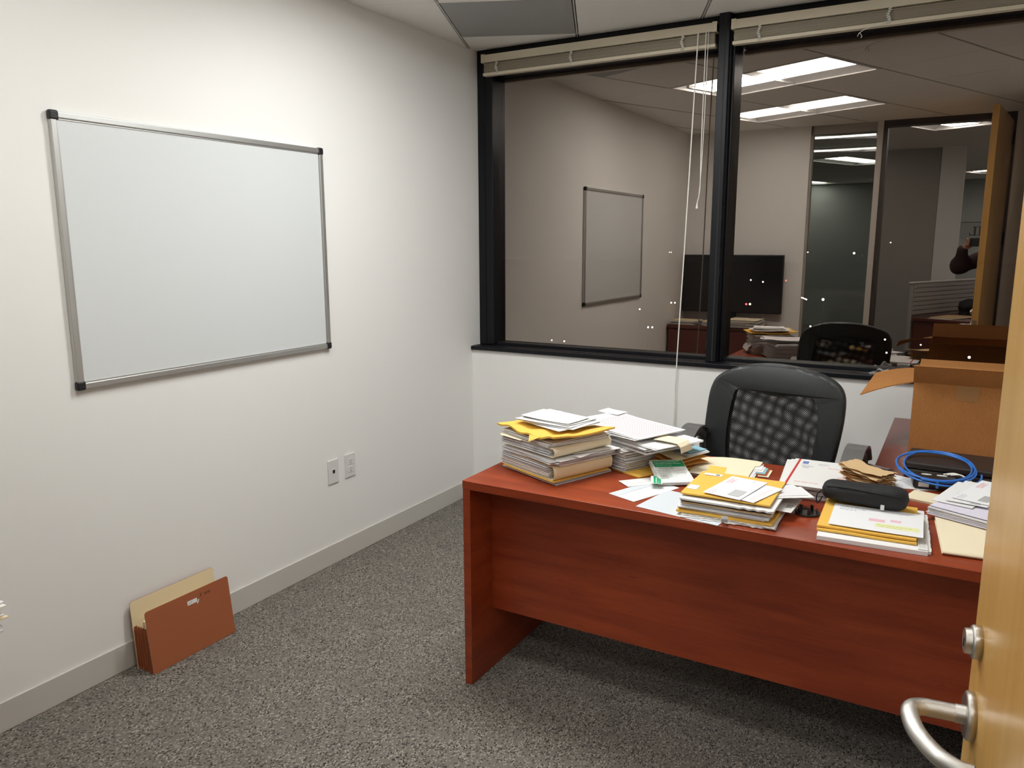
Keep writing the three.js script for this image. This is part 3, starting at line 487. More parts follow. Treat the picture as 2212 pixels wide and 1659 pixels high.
  for (let k = 0; k < 5; k++) {
    const a = k * Math.PI * 0.4 + 0.3, lg = mesh('base_leg', tube([[0, 0.19, 0.33], [Math.sin(a) * 0.16, 0.15, 0.33 + Math.cos(a) * 0.16], [Math.sin(a) * 0.29, 0.085, 0.33 + Math.cos(a) * 0.29]], 0.02, 12, 10), M.plasticBlack, o);
    mesh('caster', cyl(0.03, 0.03, 0.045, 18).rotateZ(Math.PI / 2).rotateY(a).translate(Math.sin(a) * 0.29, 0.031, 0.33 + Math.cos(a) * 0.29), M.plasticBlack, lg);
  }
  for (const s of [-1, 1]) {
    const x = s > 0 ? 0.338 : -0.262, arm = mesh('armrest', tube([[x * 0.86, 0.46, 0.18], [x, 0.56, 0.16], [x, 0.70, 0.185], [x, 0.765, 0.25], [x, 0.775, 0.34], [x, 0.735, 0.425], [x, 0.62, 0.44], [x * 0.92, 0.47, 0.42]], 0.022, 60, 14), M.armTop, o);
    const pad = new THREE.ExtrudeGeometry(new THREE.Shape([[-0.034, -0.006], [0.034, -0.006], [0.034, 0.003], [0.02, 0.009], [-0.02, 0.009], [-0.034, 0.003]].map((p) => new THREE.Vector2(...p))), { steps: 30, bevelEnabled: false, extrudePath: new THREE.CatmullRomCurve3([V(x, 0.73, 0.19), V(x, 0.785, 0.25), V(x, 0.797, 0.34), V(x, 0.757, 0.435)]) });
    mesh('arm_pad', toCreasedNormals(pad, 0.8), M.armTop, arm);
  }
}

// ================================================================ PAPER ON THE DESK
const wav = (a, b, s) => (x, z) => a * Math.sin(x * 17 + s) * Math.cos(z * 13 + s * 2) + b * (x * x + 0.6 * z * z);
// fills parent with n packets named paper_sheet, returns the height reached
function pile(parent, n, w, d, y, th, mats, o = {}) {
  for (let i = 0; i < n; i++) {
    const t = th * rr(0.55, 1.35), sc = rr(0.93, 1.02), s = rr(0, 6), k = (o.curl ?? 0) * (i / n), lift = wav(o.wave ?? 0.0009, k, s);
    const m = mesh('paper_sheet', sheetGeo(w * sc, d * rr(0.94, 1.02), t, lift, 5, 4), mats[Math.floor(rnd() * mats.length)], parent);
    m.position.set((o.x ?? 0) + rr(-1, 1) * (o.jit ?? 0.008), y, (o.z ?? 0) + rr(-1, 1) * (o.jit ?? 0.008)); m.rotation.y = (o.turn ?? 0) + rr(-1, 1) * (o.spin ?? 0.03);
    y += t + rr(0.0003, 0.0012);
  }
  return y;
}
const papers = [M.paper, M.paper, M.paperB, M.paperC, M.paperB];
// manila folder lying flat, folded spine at local +x; closed with papers of height h inside
function folderGeo(w, d, h, t = 0.0012, overTop = w) {
  const pts = [[-w / 2, t / 2]]; pts.push([w / 2 - 0.012, t / 2]); for (let i = 0; i <= 8; i++) { const a = -Math.PI / 2 + Math.PI * i / 8; pts.push([w / 2 - 0.012 + 0.012 * Math.cos(a), h / 2 + (h / 2 - t / 2) * Math.sin(a)]); } pts.push([w / 2 - overTop, h - t / 2]); return ribbon(pts, t, d);
}
// padded or flat envelope with a slightly puffed body
const packet = (w, d, t, s, puff = 0.004) => sheetGeo(w, d, t, (x, z) => puff * (Math.cos(Math.PI * x / w) * Math.cos(Math.PI * z / d)) * 0.6 + 0.0008 * Math.sin(30 * x + s) * Math.cos(25 * z + s), 12, 10);

// ---- left stack
{
  const P = [1.333, 1.533], R = -0.398;
  let y = D + 0.0005;
  const t0 = thing('paper_bundle', 'bottom sheaf of white envelopes and papers in the left desk stack', 'papers', [P[0], y, P[1]], R);
  let h = pile(t0, 4, 0.285, 0.262, 0, 0.0022, [M.paper, M.paperB], { jit: 0.004, spin: 0.015 }); const ye = mesh('envelope', sheetGeo(0.27, 0.255, 0.0014, wav(0.0004, 0, 1)), M.yellow, t0); ye.position.set(0.01, h, 0.01); h += 0.0025; y += h;
  const f1 = thing('manila_folder', 'lower thick manila folder stuffed with papers in the left desk stack', 'folder', [P[0], y, P[1]], R);
  h = 0.047; mesh('folder_cover', folderGeo(0.285, 0.262, h, 0.0012, 0.24), M.manila, f1); pile(f1, 17, 0.262, 0.268, 0.0016, 0.0021, papers, { x: -0.014, jit: 0.005, spin: 0.02, wave: 0.0005 });
  const fl = mesh('drooping_sheet', ribbon([[-0.175, 0.006], [-0.168, 0.03], [-0.15, 0.0445], [-0.1, 0.0452], [0.02, 0.0455]], 0.001, 0.2), M.paperB, f1); y += h + 0.0008;
  const t1 = thing('paper_bundle', 'loose creased papers between the two manila folders of the left desk stack', 'papers', [P[0] + 0.01, y, P[1] - 0.01], R);
  h = pile(t1, 11, 0.29, 0.27, 0, 0.0016, papers, { jit: 0.016, spin: 0.07, wave: 0.0013 });
  const ex = mesh('paper_sheet', sheetGeo(0.17, 0.16, 0.001, wav(0.002, 0.12, 2), 8, 6), M.paperB, t1); ex.position.set(0.07, h, 0.0); ex.rotation.y = 0.2;
  const ex2 = mesh('paper_sheet', sheetGeo(0.16, 0.15, 0.001, wav(0.002, 0.1, 4), 8, 6), M.paperC, t1); ex2.position.set(0.065, h + 0.003, -0.03); ex2.rotation.y = -0.15; y += h + 0.006;
  const f2 = thing('manila_folder', 'upper manila folder with closed spine in the left desk stack', 'folder', [P[0] - 0.004, y, P[1] + 0.004], R + 0.03);
  h = 0.030; mesh('folder_cover', folderGeo(0.285, 0.262, h, 0.0012, 0.285), M.manilaPale, f2); pile(f2, 10, 0.262, 0.262, 0.0016, 0.002, papers, { x: -0.012, jit: 0.004, spin: 0.02, wave: 0.0005 });
  mesh('index_tab', bx(-0.13, h - 0.0005, 0.131, -0.02, h + 0.0006, 0.14), M.manilaPale, f2); y += h + 0.0012;
  const t2 = thing('paper_bundle', 'thin crumpled sheaf under the yellow envelope on the left desk stack', 'papers', [P[0] - 0.004, y, P[1]], R - 0.02);
  h = pile(t2, 6, 0.27, 0.255, 0, 0.0018, papers, { jit: 0.012, spin: 0.06, wave: 0.0013 }); y += h + 0.0085;
  const e1 = thing('yellow_envelope', 'crumpled yellow envelope lying across the left desk stack', 'envelope', [P[0] - 0.005, y, P[1] + 0.004], R - 0.05);
  mesh('body', sheetGeo(0.325, 0.262, 0.006, (x, z) => 0.004 * Math.sin(21 * x + 1) * Math.cos(19 * z) + 0.004 * Math.sin(55 * x) * (z > 0.05 ? 1 : 0.2) + 0.35 * Math.max(0, x) ** 2, 22, 16), M.yellow, e1);
  const tf = mesh('torn_flap', uvBox(plain(new THREE.ExtrudeGeometry(new THREE.Shape([[-0.032, 0], [0.03, 0], [0.004, 0.034]].map((p) => new THREE.Vector2(...p))), { depth: 0.001, bevelEnabled: false }).rotateX(Math.PI / 2 + 0.5))), M.yellow, e1); tf.position.set(0.06, 0.006, 0.128); y += 0.018;
  const t3 = thing('paper_bundle', 'loose white envelopes on top of the left desk stack', 'papers', [P[0] + 0.0, y, P[1] - 0.02], R + 0.1);
  for (let k = 0; k < 5; k++) { const m = mesh('envelope', sheetGeo(0.25 - k * 0.012, 0.2 - k * 0.018, 0.0014, (x, z) => 0.0022 * Math.sin(14 * x + k) * Math.cos(15 * z) + 0.12 * x * x, 10, 8), k === 4 ? pm.letter : papers[k % 5], t3); m.position.set(rr(-0.012, 0.012), k * 0.0046, rr(-0.01, 0.01)); m.rotation.y = rr(-0.16, 0.16); }
}
// ---- right-hand tall stack beside it
{
  const P = [1.512, 1.315], R = -0.44; let y = D + 0.0005, h;
  const e0 = thing('yellow_envelope', 'yellow envelope at the bottom of the tall paper stack', 'envelope', [P[0] + 0.02, y, P[1] + 0.01], R);
  mesh('body', packet(0.31, 0.23, 0.004, 2, 0.0), M.yellow, e0); y += 0.0056;
  const t0 = thing('paper_bundle', 'deep pile of loose white papers forming the tall desk stack', 'papers', [P[0], y, P[1]], R);
  h = pile(t0, 30, 0.262, 0.235, 0, 0.0021, papers, { x: -0.024, jit: 0.007, spin: 0.06, wave: 0.0009, curl: 0.02 }); y += h;
  // fanned folders and a blue sheet leaning out on the right side
  const fan = thing('orange_folder', 'fanned orange folders jutting from the tall paper stack', 'folder', [1.694, D + 0.0062, 1.322], R);
  for (let k = 0; k < 4; k++) { const m = mesh('folder_leaf', sheetGeo(0.105, 0.18 - 0.008 * k, 0.0016, (x, z) => 0.0022 * Math.sin(22 * z + k) + 0.9 * (0.052 - x) * (0.052 - x), 8, 6), [M.yellow, M.orange, M.orange, M.manila][k], fan); m.position.set(0.004 - 0.004 * k, 0.003 + 0.013 * k, -0.012 - 0.008 * k); m.rotation.set(0, rr(-0.06, 0.06), -0.02); }
  const bl = thing('blue_sheet', 'pale blue sheet poking out between the orange folders', 'paper', [1.715, D + 0.060, 1.262], R + 0.1);
  mesh('sheet', sheetGeo(0.09, 0.10, 0.0012, (x, z) => 0.9 * (0.06 - x) * (0.06 - x) * 0.8 + 0.002 * Math.sin(30 * z), 8, 5), M.blue, bl);
  const wh = thing('paper_bundle', 'white torn sheets under the blue sheet beside the tall stack', 'papers', [1.722, D + 0.052, 1.265], R); pile(wh, 3, 0.085, 0.11, 0, 0.0013, [M.paper, M.paperB], { jit: 0.006, wave: 0.0012 });
  const t1 = thing('paper_bundle', 'upper sheaf of letters fanned to the right on the tall stack', 'papers', [P[0] + 0.04, y, P[1] - 0.005], R - 0.02);
  h = pile(t1, 9, 0.34, 0.235, 0, 0.0019, [M.paper, M.paperC, M.paper], { jit: 0.012, spin: 0.05, wave: 0.0012 });
  for (let k = 0; k < 2; k++) { const m = mesh('paper_sheet', sheetGeo(0.28, 0.215, 0.0011, wav(0.0012, 0, k), 8, 6), pm.letter, t1); m.position.set(0.075, h + k * 0.003, 0.012); m.rotation.y = -0.04 + k * 0.05; } y += h + 0.008;
  const nt = thing('receipt_slip', 'cream slip hanging off the right end of the tall stack', 'receipt', [P[0] + 0.198, y + 0.003, P[1] + 0.082], R + 0.25);
  mesh('slip', ribbon([[-0.06, 0.002], [0.0, 0.002], [0.03, 0], [0.042, -0.01], [0.046, -0.03]], 0.0009, 0.075), M.manilaPale, nt);
  const tp = thing('statement_sheets', 'white sheets with pink ruled lines topping the tall stack', 'papers', [P[0] - 0.012, y + 0.003, P[1] - 0.002], R - 0.01);
  for (let k = 0; k < 3; k++) { const g = sheetGeo(0.335, 0.225, 0.0014, (x, z) => 0.0025 * Math.sin(9 * x + k) + 0.30 * Math.max(0, -x - 0.02) ** 2 + 0.08 * x * x, 12, 8), uv = g.attributes.uv; for (let i = 0; i < uv.count; i++) uv.setXY(i, uv.getY(i), 1 - uv.getX(i)); const m = mesh('paper_sheet', g, k === 2 ? pm.ruled : M.paper, tp); m.position.set(0.003 * k, 0.0042 * k, -0.004 * k); m.rotation.y = 0.02 * k; }
  const cr = mesh('folded_corner', sheetGeo(0.09, 0.07, 0.0009, (x, z) => 0.8 * Math.max(0, -x) ** 2 * 2, 6, 5), M.paper, tp); cr.position.set(-0.165, 0.02, -0.085); cr.rotation.y = 0.25;
}
// ---- loose white envelope, receipt card, cheque, small green tab
{
  const e = thing('white_envelope', 'blank white envelope with open flap lying alone on the desk', 'envelope', [1.686, D + 0.0005, 1.612], 1.2);
  mesh('body', sheetGeo(0.215, 0.105, 0.0012, wav(0.0003, 0, 1), 8, 5), M.paper, e); const fp = mesh('flap', sheetGeo(0.205, 0.03, 0.0006, () => 0, 6, 2), M.paperGrey, e); fp.position.set(0, 0.0014, -0.034);
  const c = single('cheque_slip', sheetGeo(0.15, 0.068, 0.0009, wav(0.0006, 0, 3), 8, 4), pm.check, 'pale printed slip tucked under the green receipt card', 'paper', [1.652, D + 0.0022, 1.528], 0.85);
  const r = thing('postal_receipt', 'green headed certified mail receipt pad with paper clip', 'receipt', [1.718, D + 0.0215, 1.452], 0.56); r.rotation.order = 'YXZ'; r.rotation.x = 0.21;
  for (let k = 0; k < 4; k++) { const m = mesh('card', sheetGeo(0.118 - 0.002 * k, 0.155, 0.0012, (x, z) => 0.0008 * Math.sin(20 * x + k) + (z > 0.05 ? 0.6 * (z - 0.05) ** 2 : 0), 8, 8), k === 3 ? pm.receipt : M.paper, r); m.position.set(0.001 * k, 0.0024 * k, 0.003 - 0.001 * k); m.rotation.y = 0.02 * k; }
  const clipPts = [[-0.016, 0, 0.012], [0.006, 0, 0.012], [0.011, 0, 0.016], [0.006, 0, 0.021], [-0.014, 0, 0.021], [-0.019, 0, 0.025], [-0.014, 0, 0.029], [0.012, 0, 0.029]]; const pc = mesh('paper_clip', tube(clipPts, 0.0006, 60, 6), M.steel, r); pc.position.set(-0.036, 0.0118, 0.026); pc.rotation.y = 0.3;
  const g = single('green_tab', sheetGeo(0.036, 0.082, 0.0008, wav(0.0003, 0, 1), 3, 4), pm.tab, 'small green and white mail tab beside the paper clip', 'paper', [1.699, D + 0.0185, 1.538], 0.35);
}
// ---- open manila folder with coloured tabs behind the centre stack
{
  const o = thing('manila_folder', 'flat manila folder with coloured divider tabs behind the centre stack', 'folder', [1.855, D + 0.0005, 1.255], 0.06);
  pile(o, 4, 0.205, 0.235, 0, 0.0012, [M.paper, M.paperC, M.paperB], { jit: 0.006, spin: 0.03 });
  const s = new THREE.Shape(); s.moveTo(-0.108, -0.12); s.lineTo(-0.108, 0.085); s.quadraticCurveTo(-0.06, 0.128, 0.0, 0.13); s.quadraticCurveTo(0.07, 0.13, 0.1, 0.118); s.lineTo(0.098, 0.06); s.lineTo(0.084, 0.055); s.lineTo(0.084, -0.12);
  const cv = mesh('folder_cover', uvBox(plain(new THREE.ExtrudeGeometry(s, { depth: 0.001, bevelEnabled: false }).rotateX(-Math.PI / 2))), M.manilaPale, o); cv.position.y = 0.0095;
  const tabs = [[0.104, 0.0, M.paper], [0.112, 0.018, M.paperC], [0.12, 0.03, M.blue], [0.128, 0.045, M.redrope], [0.136, 0.055, M.manilaPale]];
  tabs.forEach(([x, z, m], k) => { const t = mesh('divider_tab', bx(x - 0.03, 0.0075 - 0.0014 * k, -0.078 + z * 0.4, x + 0.006, 0.0082 - 0.0014 * k, -0.02 + z), m, o); });
}
// ---- centre stack
{
  const P = [1.975, 1.632]; let y = D + 0.0005, h;
  single('grey_sheet', sheetGeo(0.26, 0.2, 0.0009, wav(0.0003, 0, 1), 6, 5), M.paperGrey, 'pale grey blue sheet sticking out left of the centre stack', 'paper', [1.86, y, 1.688], -0.16); y += 0.0016;
  const t0 = thing('paper_bundle', 'torn white mailers at the bottom of the centre stack', 'papers', [P[0] + 0.005, y, P[1] + 0.01], 0.03);
  for (let k = 0; k < 3; k++) { const m = mesh('paper_sheet', sheetGeo(0.262, 0.275, 0.0013, wav(0.0007, 0, k), 26, 8, (i, j) => (j > 0.95 ? [0, 0.006 * Math.sin(i * 47 + k) * Math.sin(i * 23)] : [0, 0])), k === 1 ? M.paperC : M.paper, t0); m.position.set(0.004 * k, k * 0.0024, -0.004 * k); m.rotation.y = 0.05 - 0.04 * k; }
  const cu = mesh('torn_curl', ribbon([[0, 0], [0.012, 0.004], [0.02, 0.016], [0.018, 0.024]], 0.0008, 0.018), M.paper, t0); cu.position.set(0.0, 0.004, 0.142); cu.rotation.y = -1.3; y += 0.0078;
  const env = (label, w, d, t, m, dx, dz, r, parts) => { const o = thing('yellow_envelope', label, 'envelope', [P[0] + dx, y, P[1] + dz], r); mesh('body', packet(w, d, t, dx * 99, 0.0006), m, o); parts?.(o, t); y += t + 0.0018; return o; };
  env('lowest yellow envelope of the centre stack with rolled right corner', 0.268, 0.265, 0.006, M.yellow, -0.003, 0.004, 0.03, (o) => { const c = mesh('rolled_edge', tube([[0.13, 0.0035, 0.128], [0.1345, 0.0035, 0.06], [0.134, 0.0035, 0.0]], 0.0045, 12, 8), M.yellow, o); });
  const t1 = thing('paper_bundle', 'white letters and cards in the middle of the centre stack', 'papers', [P[0] - 0.004, y, P[1]], 0.02);
  h = pile(t1, 8, 0.255, 0.26, 0, 0.0017, [M.paper, M.paper, M.paperB], { jit: 0.007, spin: 0.03, wave: 0.0004 }); y += h + 0.0006;
  single('mailer_label', bx(-0.012, 0, -0.07, 0.05, 0.0012, 0.07), M.paperB, 'white mailer edge with shipping barcode right of the centre stack', 'envelope', [2.096, y - 0.010, 1.60], -0.05);
  const lb = scene.children[scene.children.length - 1]; mesh('barcode_label', sheetGeo(0.03, 0.085, 0.0004), pm.barcode, lb).position.set(0.034, 0.0012, 0.02);
  env('brown padded envelope edge low in the centre stack', 0.252, 0.258, 0.004, M.kraft, 0.0, 0.0, 0.02);
  const bk = single('black_folder', sheetGeo(0.25, 0.25, 0.0035, wav(0.0003, 0, 2), 6, 5), M.black, 'thin black folder edge just under the white mailer', 'folder', [P[0] - 0.003, y, P[1] + 0.002], 0.02); y += 0.0046;
  const wm = thing('white_mailer', 'white mailer with torn opening right under the top yellow envelope', 'envelope', [P[0] + 0.003, y, P[1] + 0.003], 0.02);
  mesh('body', sheetGeo(0.262, 0.262, 0.0052, wav(0.0005, 0, 5), 20, 8, (i, j) => (j > 0.95 && i > 0.6 ? [0, 0.004 * Math.sin(i * 61)] : [0, 0])), M.paper, wm); y += 0.0066;
  const sk = thing('white_envelope', 'white envelopes sticking out to the right of the centre stack', 'envelope', [2.07, y, 1.60], 0.55);
  for (let k = 0; k < 2; k++) { const m = mesh('envelope', sheetGeo(0.22, 0.1, 0.0011, wav(0.0004, 0, k), 6, 4), k ? M.paperB : M.paper, sk); m.position.set(-0.014 * k, 0.0019 * k, -0.012 * k); m.rotation.y = 0.05 * k; } y += 0.0044;
  const top = env('big yellow envelope with postage label topping the centre stack', 0.252, 0.245, 0.0045, M.yellow, -0.006, -0.01, 0.02, (o, t) => {
    const fl = mesh('flap', ribbon([[-0.03, 0], [0.0, 0.002], [0.02, 0.006], [0.03, 0.012]], 0.0009, 0.055).rotateY(Math.PI / 2), M.yellow, o); fl.position.set(-0.088, 0.002, -0.128);
    mesh('postage_label', sheetGeo(0.055, 0.022, 0.0005), pm.label, o).position.set(-0.085, t + 0.0012, -0.09); mesh('address_label', sheetGeo(0.03, 0.042, 0.0005), M.paper, o).position.set(-0.106, t + 0.0008, 0.06); });
  y += 0.0006;
  const w1 = thing('postal_card', 'white mailing card under the window envelope on the centre stack', 'envelope', [P[0] + 0.045, y, P[1] + 0.02], 1.30);
  mesh('body', sheetGeo(0.175, 0.12, 0.0014, wav(0.0006, 0, 1), 8, 6), pm.post, w1); y += 0.0026;
  const w2 = thing('white_envelope', 'white window envelope with red return stamp on the centre stack', 'envelope', [P[0] + 0.004, y, P[1] + 0.012], 1.40);
  const eb = mesh('body', sheetGeo(0.2, 0.112, 0.0014, wav(0.0006, 0, 4), 8, 6), pm.env, w2); mesh('address_window', sheetGeo(0.058, 0.034, 0.0003, wav(0.0003, 0, 4), 3, 2), M.windowFilm, w2).position.set(-0.05, 0.002, 0.026);
}
// ---- priority mail stack
{
  const P = [2.178, 1.302]; let y = D + 0.0005;
  const t = thing('paper_ream', 'thick ream of white printer paper under the red striped mailers', 'papers', [P[0], y, P[1]], 0.03); const h = pile(t, 12, 0.212, 0.278, 0, 0.0021, [M.paperB, M.paperB, M.paper], { jit: 0.0015, spin: 0.006, wave: 0.0001 }); y += h + 0.0006;
  const names = ['lowest white mailing envelope with red stripes beside the brown paper wad', 'middle white mailing envelope with red stripes shifted left', 'topmost white mailing envelope with red stripes and blue emblem'];
  names.forEach((n, k) => { const o = thing('mailing_envelope', n, 'envelope', [P[0] - 0.012 + 0.008 * k, y, P[1] - 0.004 + 0.002 * k], 0.10 - 0.035 * k);
    const g = sheetGeo(0.236, 0.318, 0.0018, wav(0.0003, 0, k), 8, 8); const uv = g.attributes.uv; for (let i = 0; i < uv.count; i++) { const a = uv.getX(i), b = uv.getY(i); uv.setXY(i, b, 1 - a); }
    mesh('body', g, pm.priority, o); y += 0.0031; });
}
{ // crumpled brown kraft paper: many loosely folded layers
  const o = thing('kraft_paper_wad', 'crumpled wad of brown kraft paper on the red striped mailers', 'paper wad', [2.310, D + 0.0445, 1.376], -0.72);
  for (let k = 0; k < 17; k++) {
    const a = k / 16, w = 0.15 - 0.02 * Math.abs(a - 0.55) + rr(-0.006, 0.006), m = mesh('layer', sheetGeo(w, 0.072 + rr(-0.006, 0.006), 0.0007, (x, z) => 0.0022 * Math.sin(28 * x + 0.7 * k) + 0.9 * a * Math.max(0, -x) ** 2 + 0.0012 * Math.sin(80 * z + k), 14, 8, (i, j) => [0.004 * Math.sin(j * 21 + k * 1.3) + (i > 0.9 ? 0.004 * Math.sin(k * 2.1) : 0), 0.004 * Math.sin(i * 15 + k)]), k % 3 ? M.kraft : M.cardboard, o);
    m.position.set(rr(-0.004, 0.004) - 0.008 * a, 0.0022 + 0.0034 * k, rr(-0.003, 0.003)); m.rotation.set(rr(-0.03, 0.03), rr(-0.07, 0.07) + 0.25 * (a - 0.5), 0);
  }
}
// ---- right front stack with black pouch
{
  const P = [2.347, 1.602], R = 0.07; let y = D + 0.0005;
  const m0 = thing('white_mailer', 'large white mailer with side barcode strip at the front of the desk', 'envelope', [P[0], y, P[1]], R);
  mesh('body', sheetGeo(0.262, 0.335, 0.011, wav(0.0003, 0, 1), 8, 8), pm.letter, m0); const st = mesh('barcode_strip', sheetGeo(0.022, 0.3, 0.0006, wav(0.0006, 0, 2), 4, 10), pm.barcode, m0); st.position.set(0.12, 0.0118, 0.012);
  mesh('torn_edge', sheetGeo(0.01, 0.3, 0.008, () => 0, 2, 24, (i, j) => (i > 0.6 ? [0.0022 * (hash(Math.round(j * 24), 3) - 0.4), 0] : [0, 0])), M.paperC, m0).position.set(0.134, 0.0, 0.005); y += 0.0128;
  for (let k = 0; k < 2; k++) { const e = thing('yellow_envelope', k ? 'upper yellow envelope under the black pouch at the desk front' : 'lower yellow envelope under the black pouch at the desk front', 'envelope', [P[0] - 0.012, y, P[1] - 0.008 - 0.004 * k], R - 0.02 - 0.01 * k); mesh('body', packet(0.24, 0.285 - 0.01 * k, 0.005, k, 0.0003), M.yellow, e); y += 0.0068; }
  const f = thing('printed_form', 'printed form with yellow and pink highlights under the black pouch', 'paper', [P[0] + 0.008, y, P[1] + 0.015], R - 0.03); for (let k = 0; k < 2; k++) { const m = mesh('paper_sheet', sheetGeo(0.225, 0.19, 0.001, wav(0.0006, 0, k), 10, 6), k ? pm.form : M.paper, f); m.position.set(0.004 * k, 0.0018 * k, 0.004 * k); } y += 0.0044;
  const p = thing('black_pouch', 'black zipped fabric pouch resting on yellow envelopes', 'pouch', [2.313, y, 1.503], -0.03);
  const len = 0.232, seg = 40, ring = 28, pos = [], idx = [], uv = [];
  for (let i = 0; i <= seg; i++) {
    const t = i / seg, x = (t - 0.5) * len, e = Math.pow(Math.max(0, 1 - Math.pow(Math.abs(2 * t - 1), 7)), 0.45), hy = (0.030 - 0.004 * Math.sin(t * Math.PI * 1.3 + 0.4)) * e + 0.0008, hz = (0.043 + 0.003 * Math.sin(t * 5)) * e + 0.0008;
    for (let j = 0; j <= ring; j++) { const a = j / ring * Math.PI * 2, ca = Math.cos(a), sa = Math.sin(a), q = 2.8, rs = Math.pow(Math.pow(Math.abs(ca), q) + Math.pow(Math.abs(sa), q), -1 / q); const wr = 1 + 0.018 * Math.sin(13 * t + 3 * a) + 0.012 * Math.sin(37 * t + 2 * a); pos.push(x, 0.030 + hy * sa * rs * (sa > 0 ? wr : 1), hz * ca * rs * wr); uv.push(t * len, j / ring * 0.2); }
  }
  for (let i = 0; i < seg; i++) for (let j = 0; j < ring; j++) { const a = i * (ring + 1) + j, b = a + ring + 1; idx.push(a, a + 1, b, b, a + 1, b + 1); }
  const g = new THREE.BufferGeometry(); g.setAttribute('position', new THREE.Float32BufferAttribute(pos, 3)); g.setAttribute('uv', new THREE.Float32BufferAttribute(uv, 2)); g.setIndex(idx); g.computeVertexNormals(); mesh('body', g, M.fabricBlack, p);
  mesh('seam_piping', tube([[-0.1, 0.047, 0.036], [-0.05, 0.051, 0.04], [0.0, 0.0495, 0.041], [0.05, 0.0475, 0.041], [0.1, 0.046, 0.037]], 0.0016, 40, 6), M.fabricBlack, p);
  mesh('care_tag', bx(0.048, 0.004, 0.041, 0.058, 0.018, 0.046, 0.001), M.paper, p); mesh('strap_loop', tube([[-0.11, 0.03, 0.01], [-0.126, 0.012, 0.02], [-0.122, -0.012, 0.026], [-0.11, 0.01, 0.02]], 0.002, 24, 6), M.fabricBlack, p);
}
{ // black grommet cap with prongs
  const o = thing('grommet_cap', 'black round plastic cable grommet cap lying prongs up', 'grommet', [2.172, D + 0.0005, 1.578], 0.3);
  mesh('disc', new THREE.LatheGeometry([[0, 0], [0.034, 0], [0.035, 0.002], [0.034, 0.005], [0.029, 0.0055], [0.028, 0.003], [0, 0.003]].map((p) => new THREE.Vector2(...p)), 40), M.plasticBlack, o);
  for (let k = 0; k < 5; k++) { const a = k * Math.PI * 0.4, m = mesh('prong', new RoundedBoxGeometry(0.010, 0.017, 0.003, 2, 0.001).translate(0, 0.011, 0.026), M.plasticBlack, o); m.rotation.y = a; }
}
